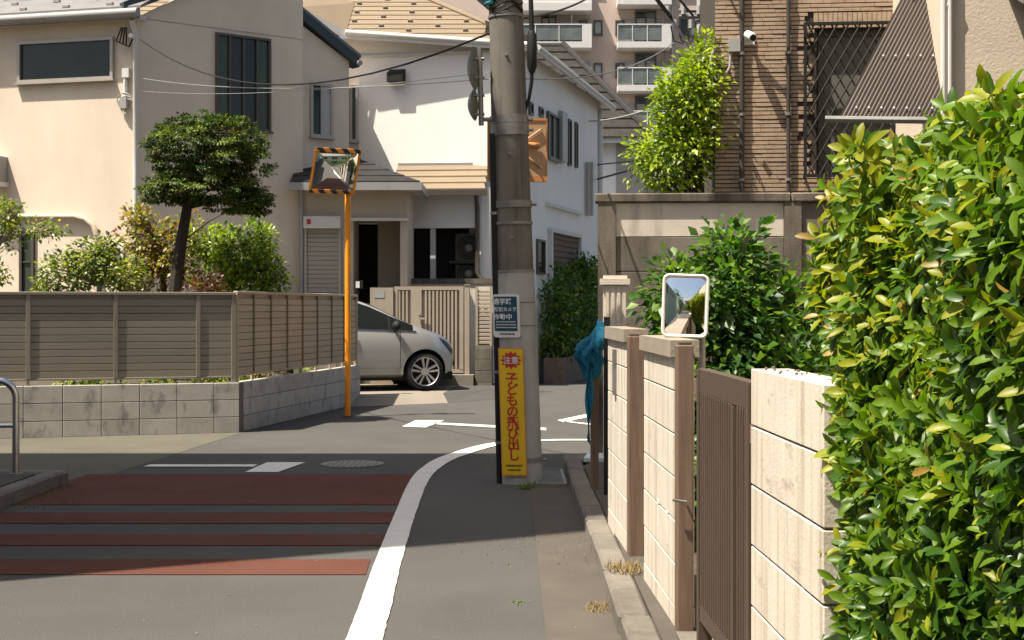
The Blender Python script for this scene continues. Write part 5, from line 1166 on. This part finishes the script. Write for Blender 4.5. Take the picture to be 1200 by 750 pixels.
plant('broadleaf_shrub', 'bright yellow green broadleaf shrub right of the clipped tree trunk', 'shrub', at(275, 352, 19.7), [at(275, 360, 19.7), at(272, 330, 19.7), at(268, 295, 19.7)], [.035, .03, .012],
      ell(19.7, (245, 285, 34, 22), (280, 300, 38, 34), (310, 318, 26, 26), (255, 322, 36, 24), (300, 278, 26, 16), (325, 335, 14, 10)), 330, 17, .06, .062, ['g1', 'b1', 'y1', 'g3'], [.30, .16, .42, .12], rb=.012, every=5, shell=.3,
      bias=lambda pos, mi: np.where((pos[:, 0] < -3.85) & (pos[:, 2] > 2.0) & (rng.random(len(pos)) < .5), 2, mi))
plant('wine_shrub', 'low wine red leaved shrub in front of the broadleaf shrub', 'shrub', at(245, 352, 18.2), [at(245, 358, 18.2), at(245, 340, 18.2)], [.02, .01], ell(18.2, (245, 334, 16, 12), (235, 342, 14, 10)), 30, 12, .05, .045, ['r1', 'm3'], [.7, .3], rb=.006, every=6)
t = link('ground_cover', None) if False else None
pos = np.stack([rng.uniform(-6.4, -3.4, 1500), np.zeros(1500), rng.uniform(.5, .74, 1500)], 1); pos[:, 1] = 17.35 + (pos[:, 0] + 3.26) * .33 + .22 + rng.random(1500) * .3
pos2 = np.stack([np.zeros(500), rng.uniform(17.8, 22, 500), rng.uniform(.5, .76, 500)], 1); pos2[:, 0] = -3.26 + (pos2[:, 1] - 17.35) * .1724 - .22 - rng.random(500) * .2
pos = np.concatenate([pos, pos2]); pos = pos[np.sin(pos[:, 0] * 7) + np.sin(pos[:, 0] * 3.1 + pos[:, 1] * 5) > -.5]; n = len(pos)
link('ground_cover', leaves_mesh('ground_cover', pos, rng.normal(size=(n, 3)), np.array([0, 0, 1.]) + rng.normal(size=(n, 3)) * .4, .05 + .05 * rng.random(n), [L_['g1'], L_['g2'], L_['b1']], rng.integers(0, 3, n)), None, label='low leafy ground cover showing under the slat fence', category='plants', kind='stuff')
# bush behind the block walls
plant('leafy_bush', 'dense leafy green bush between the white mirror and the concrete wall', 'bush', (1.4, 8.9, .08), [(1.4, 8.9, .0), (1.42, 8.9, .6), (1.38, 8.85, 1.2), (1.42, 8.8, 1.6)], [.05, .045, .03, .01],
      [((1.38, 8.9, 1.15), (.46, .5, .62)), ((1.25, 8.8, 1.55), (.26, .3, .28)), ((1.38, 8.9, 1.78), (.18, .22, .22)), ((1.62, 8.9, 1.3), (.26, .4, .36)), ((1.02, 9.0, 1.55), (.16, .25, .22)), ((1.38, 8.6, .6), (.4, .5, .5)), ((1.62, 8.6, .9), (.3, .4, .4)), ((1.08, 8.9, 1.1), (.15, .3, .4))], 620, 19, .07, .072, ['b1', 'b2', 'b3'], [.42, .33, .25], hi=False, rb=.012, every=9)
# lime tree by the brick building
plant('lime_tree', 'bright lime green tree against the corner of the brick building', 'tree', (1.95, 15.3, 0), [(1.98, 15.3, 0), (1.98, 15.3, 2.4), (1.95, 15.3, 3.2), (2.0, 15.3, 4.0)], [.08, .07, .05, .02],
      ell(15.3, (810, 110, 34, 40), (825, 70, 18, 26), (792, 128, 24, 26), (766, 182, 24, 20), (800, 170, 36, 34), (790, 205, 40, 18), (825, 150, 16, 40)), 330, 18, .085, .064, ['y1', 'y2', 'y3', 'g1'], [.36, .28, .2, .16], rb=.012, every=6, shell=.35)
# ================================================================== near hedge
hd = thing('leafy_hedge', 'tall glossy broadleaf hedge with bronze tips overhanging the cream pillar', 'hedge', (1.3, 3.0, .09))
NCL = 7200
pts = []; dirs = []
def hx(Y, z):   # road side face of the hedge
    return .872 + .02 * (3.9 - Y) + .03 * math.sin(Y * 3.1 + z * 2.3) + .03 * math.sin(z * 5.3 - Y * 4) - (.02 if 1.35 < z < 1.7 else 0) - (.035 if z < 1.3 else 0)
def htop(Y): return 1.90 - .10 * max(0, Y - 3.0) + .02 * math.sin(Y * 7)
while len(pts) < NCL:
    r = rng.random(); dep = abs(rng.normal()) * .10
    if r < .60:      # road face
        Y = rng.uniform(1.5, 3.95); z = rng.uniform(.12, 2.0)
        if Y < 2.5 and z > 1.7: continue
        if Y > 3.72 and z < 1.45: continue
        if z > htop(Y) - .02: continue
        x = hx(Y, z) + dep; d = (-1, -.25, .35)
    elif r < .80:    # top
        Y = rng.uniform(2.6, 4.6); x = rng.uniform(.88 + .16 * max(0, Y - 3.6), 2.1); z = htop(Y) + .06 * (x - 1) - dep + .04 * math.sin(x * 5 + Y * 4) - (.14 if x < .98 else 0) ; d = (-.15, -.15, 1)
    elif r < .90:    # far end
        Y = 4.4 - dep; x = rng.uniform(1.04, 1.9); z = rng.uniform(1.15, 1.78); d = (0, 1, .3)
    else:            # end face above the pillar
        Y = rng.uniform(3.5, 3.75); x = rng.uniform(.85, 1.2); z = rng.uniform(.1, 1.9); d = (-.6, -.8, .3)
    pts.append((x, Y, z)); dirs.append(d)
C = np.array(pts); Dn = nrmz(np.array(dirs) + rng.normal(size=(NCL, 3)) * .38); PER = 7; n = NCL * PER; ci = np.repeat(np.arange(NCL), PER)
ang = np.tile(np.arange(PER) * 2.4, NCL) + np.repeat(rng.random(NCL) * 6.28, PER); elev = np.tile(np.linspace(.15, 1.0, PER), NCL) + rng.normal(size=n) * .15
tA = nrmz(np.cross(Dn, np.array([.2, .3, 1.0]))); tB = np.cross(Dn, tA)
rad = tA[ci] * np.cos(ang)[:, None] + tB[ci] * np.sin(ang)[:, None]
ax = nrmz(rad * np.cos(elev)[:, None] + Dn[ci] * np.sin(elev)[:, None]); nr = nrmz(Dn[ci] * np.cos(elev)[:, None] - rad * np.sin(elev)[:, None] + np.array([0, 0, .35]) + rng.normal(size=(n, 3)) * .25)
pos = C[ci] + ax * .008 + Dn[ci] * (np.tile(np.linspace(0, .035, PER), NCL))[:, None]
sz = (.045 + .026 * rng.random(n)) * np.tile(np.linspace(1.1, .75, PER), NCL)
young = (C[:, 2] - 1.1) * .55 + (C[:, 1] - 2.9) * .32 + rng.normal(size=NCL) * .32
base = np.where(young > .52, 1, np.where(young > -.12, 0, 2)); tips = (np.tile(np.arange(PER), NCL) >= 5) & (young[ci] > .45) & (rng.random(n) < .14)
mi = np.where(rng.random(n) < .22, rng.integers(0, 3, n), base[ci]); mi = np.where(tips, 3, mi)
hm = [L_['h1'], L_['h2'], L_['h3'], L_['h4']]
# the leaves that show largest are single objects
vis = (pos[:, 0] - np.array([hx(a, b) for a, b in zip(pos[:, 1], pos[:, 2])]) < .05) & (pos[:, 1] > 2.35) & (pos[:, 1] < 3.2) & (np.abs(nr[:, 0] + .6 * nr[:, 1]) > .25)
cand = np.nonzero(vis)[0]; cand = cand[np.argsort(pos[cand, 1] / sz[cand])][:300]
keep = np.ones(n, bool); keep[cand] = False
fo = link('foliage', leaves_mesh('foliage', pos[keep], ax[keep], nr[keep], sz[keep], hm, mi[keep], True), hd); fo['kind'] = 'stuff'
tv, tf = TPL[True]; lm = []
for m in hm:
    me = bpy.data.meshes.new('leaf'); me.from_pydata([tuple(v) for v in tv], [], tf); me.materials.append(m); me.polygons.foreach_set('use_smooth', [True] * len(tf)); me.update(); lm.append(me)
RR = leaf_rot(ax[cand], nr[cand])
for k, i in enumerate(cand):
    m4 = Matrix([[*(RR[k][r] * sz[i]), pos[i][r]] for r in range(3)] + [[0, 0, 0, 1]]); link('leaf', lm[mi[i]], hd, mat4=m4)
# inner, sparser and darker foliage and the stems
c2 = np.stack([rng.uniform(1.05, 1.9, 9000), rng.uniform(1.5, 4.2, 9000), rng.uniform(.1, 1.68, 9000)], 1)
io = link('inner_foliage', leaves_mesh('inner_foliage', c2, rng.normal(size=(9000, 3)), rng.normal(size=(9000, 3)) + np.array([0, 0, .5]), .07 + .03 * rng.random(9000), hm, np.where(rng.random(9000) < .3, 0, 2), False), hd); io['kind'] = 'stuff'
mb = MB()
for k in range(26):
    Y = rnd.uniform(1.6, 3.9); x = rnd.uniform(1.2, 1.6); p = Vector((x, Y, .06)); path = [p]
    for s in range(5): p = p + Vector((rnd.uniform(-.06, .06), rnd.uniform(-.06, .06), .31)); path.append(p)
    mb.tube(path, [.016, .014, .012, .010, .007, .004], 5)
    for s in range(1, 6):
        q = path[s]; mb.tube([q, q + Vector((rnd.uniform(-.18, -.05), rnd.uniform(-.1, .1), rnd.uniform(.0, .08))), q + Vector((rnd.uniform(-.28, -.15), rnd.uniform(-.12, .12), rnd.uniform(.02, .10)))], [.006, .005, .003], 4)
mb.build('stems', M['bark'], hd, kind='stuff')
# ================================================================== beyond the frame: what shades the road and what the mirrors see
t = thing('shade_building', 'tall grey apartment house beyond the left pavement that shades the road', 'building', (-9.5, 9.7, 0))
MB().wbox(-13, -6.0, 6.25, 11.1, 0, 17.2).build('wall', M['apart_grey'], t)
SF = Fr((-6.0, 6.25), (0, 1))
for i in range(6):
    for k in range(3): window(t, SF, .5 + k * 1.4, .9 + i * 2.8, 1.4 + k * 1.4, 2.3 + i * 2.8, M['alu'], M['glass'], 1, .05, .06, px=False)
t = thing('rear_house', 'cream house standing behind the viewer and seen in the mirrors', 'house', (4, -26, 0))
MB().wbox(-1, 9, -34, -26, 0, 5.6).build('wall', M['stucco'], t); MB().slab([(-1.5, -25.5, 5.5), (9.5, -25.5, 5.5), (9.5, -30, 7.6), (-1.5, -30, 7.6)], (0, 0, .1)).slab([(-1.5, -34.5, 5.5), (9.5, -34.5, 5.5), (9.5, -30, 7.6), (-1.5, -30, 7.6)], (0, 0, .1)).build('roof', M['roof_grey'], t)
RF = Fr((9, -26), (-1, 0))
for k in range(4): window(t, RF, 1 + k * 2.4, 3.4, 2.4 + k * 2.4, 4.7, M['alu'], M['glass'], 2, .05, .06, px=False); window(t, RF, 1 + k * 2.4, .8, 2.4 + k * 2.4, 2.3, M['alu'], M['glass'], 2, .05, .06, px=False)
t = thing('rear_pale_building', 'pale green block beside the road behind the viewer seen in the orange mirror', 'building', (-9, -14, 0)); M['mint'] = mk('mint_render', (.42, .50, .42), .8, v=.05)
MB().wbox(-14, -7.2, -24, -4, 0, 7).build('wall', M['mint'], t); QF = Fr((-7.2, -24), (0, 1))
for k in range(6): window(t, QF, 1.2 + k * 3.3, 4, 2.6 + k * 3.3, 5.4, M['alu'], M['glass'], 2, .05, .06, px=False)
plant('rear_tree', 'broad green tree behind the viewer seen in the small mirror', 'tree', (4.5, -14, 0), [(4.5, -14, 0), (4.5, -14, 2), (4.4, -14, 4), (4.5, -14, 6)], [.2, .17, .12, .04],
      [((4.5, -14, 4.6), (1.6, 1.6, 1.6)), ((4.4, -14, 6.4), (1.0, 1.0, 1.3)), ((4.3, -12, 1.6), (2.2, 1.4, 1.5)), ((3.2, -9, 1.3), (1.2, 2.0, 1.3))], 260, 14, .22, .22, ['b1', 'b3', 'b2'], [.4, .35, .25], rb=.03, every=6)
plant('rear_tree', 'tall dark green tree beside the road behind the viewer', 'tree', (-2.8, -15, 0), [(-2.8, -15, 0), (-2.8, -15, 2), (-2.9, -15, 4), (-2.8, -15, 7)], [.2, .17, .12, .04],
      [((-2.8, -15, 4.4), (2.0, 1.8, 2.0)), ((-2.8, -15, 7.0), (1.2, 1.2, 1.6)), ((-1.6, -16, 2.0), (2.0, 1.2, 1.4)), ((1.2, -18, 1.8), (2.0, 1.2, 1.7))], 300, 14, .24, .24, ['b1', 'b3', 'b2'], [.4, .35, .25], rb=.03, every=6)
t = thing('sky_block_house_right', 'added unseen cream house behind the hedge that blocks sky light', 'house', (6, 4, 0))  # added out of view to cut sky light from the right
MB().wbox(3.4, 9, -3, 9.5, 0, 8.5).build('wall', M['stucco'], t); NF = Fr((3.4, 9.5), (0, -1))
for k in range(4): window(t, NF, 1 + k * 3, 3.8, 2.6 + k * 3, 5.2, M['alu'], M['glass'], 2, .05, .06, px=False)
MB().slab([(3.0, -3.4, 8.5), (3.0, 9.9, 8.5), (6.2, 9.9, 10), (6.2, -3.4, 10)], (0, 0, .1)).slab([(9.4, -3.4, 8.5), (9.4, 9.9, 8.5), (6.2, 9.9, 10), (6.2, -3.4, 10)], (0, 0, .1)).build('roof', M['roof_grey'], t)
t = thing('sky_block_house_left', 'added unseen tan house left of the road that blocks sky light', 'house', (-9, 0, 0))  # unseen block added to deepen the shade on the road
MB().wbox(-13, -6.4, -6, 5.2, 0, 6.6).build('wall', M['stucco_tan'], t); MB().wbox(-13.3, -6.1, -6.3, 5.5, 6.6, 6.8).build('roof', M['roof_grey'], t); VF = Fr((-6.4, -6), (0, 1))
for k in range(4): window(t, VF, 1 + k * 2.6, 3.8, 2.4 + k * 2.6, 5.2, M['alu'], M['glass'], 2, .05, .06, px=False); window(t, VF, 1 + k * 2.6, .9, 2.4 + k * 2.6, 2.3, M['alu'], M['glass'], 2, .05, .06, px=False)
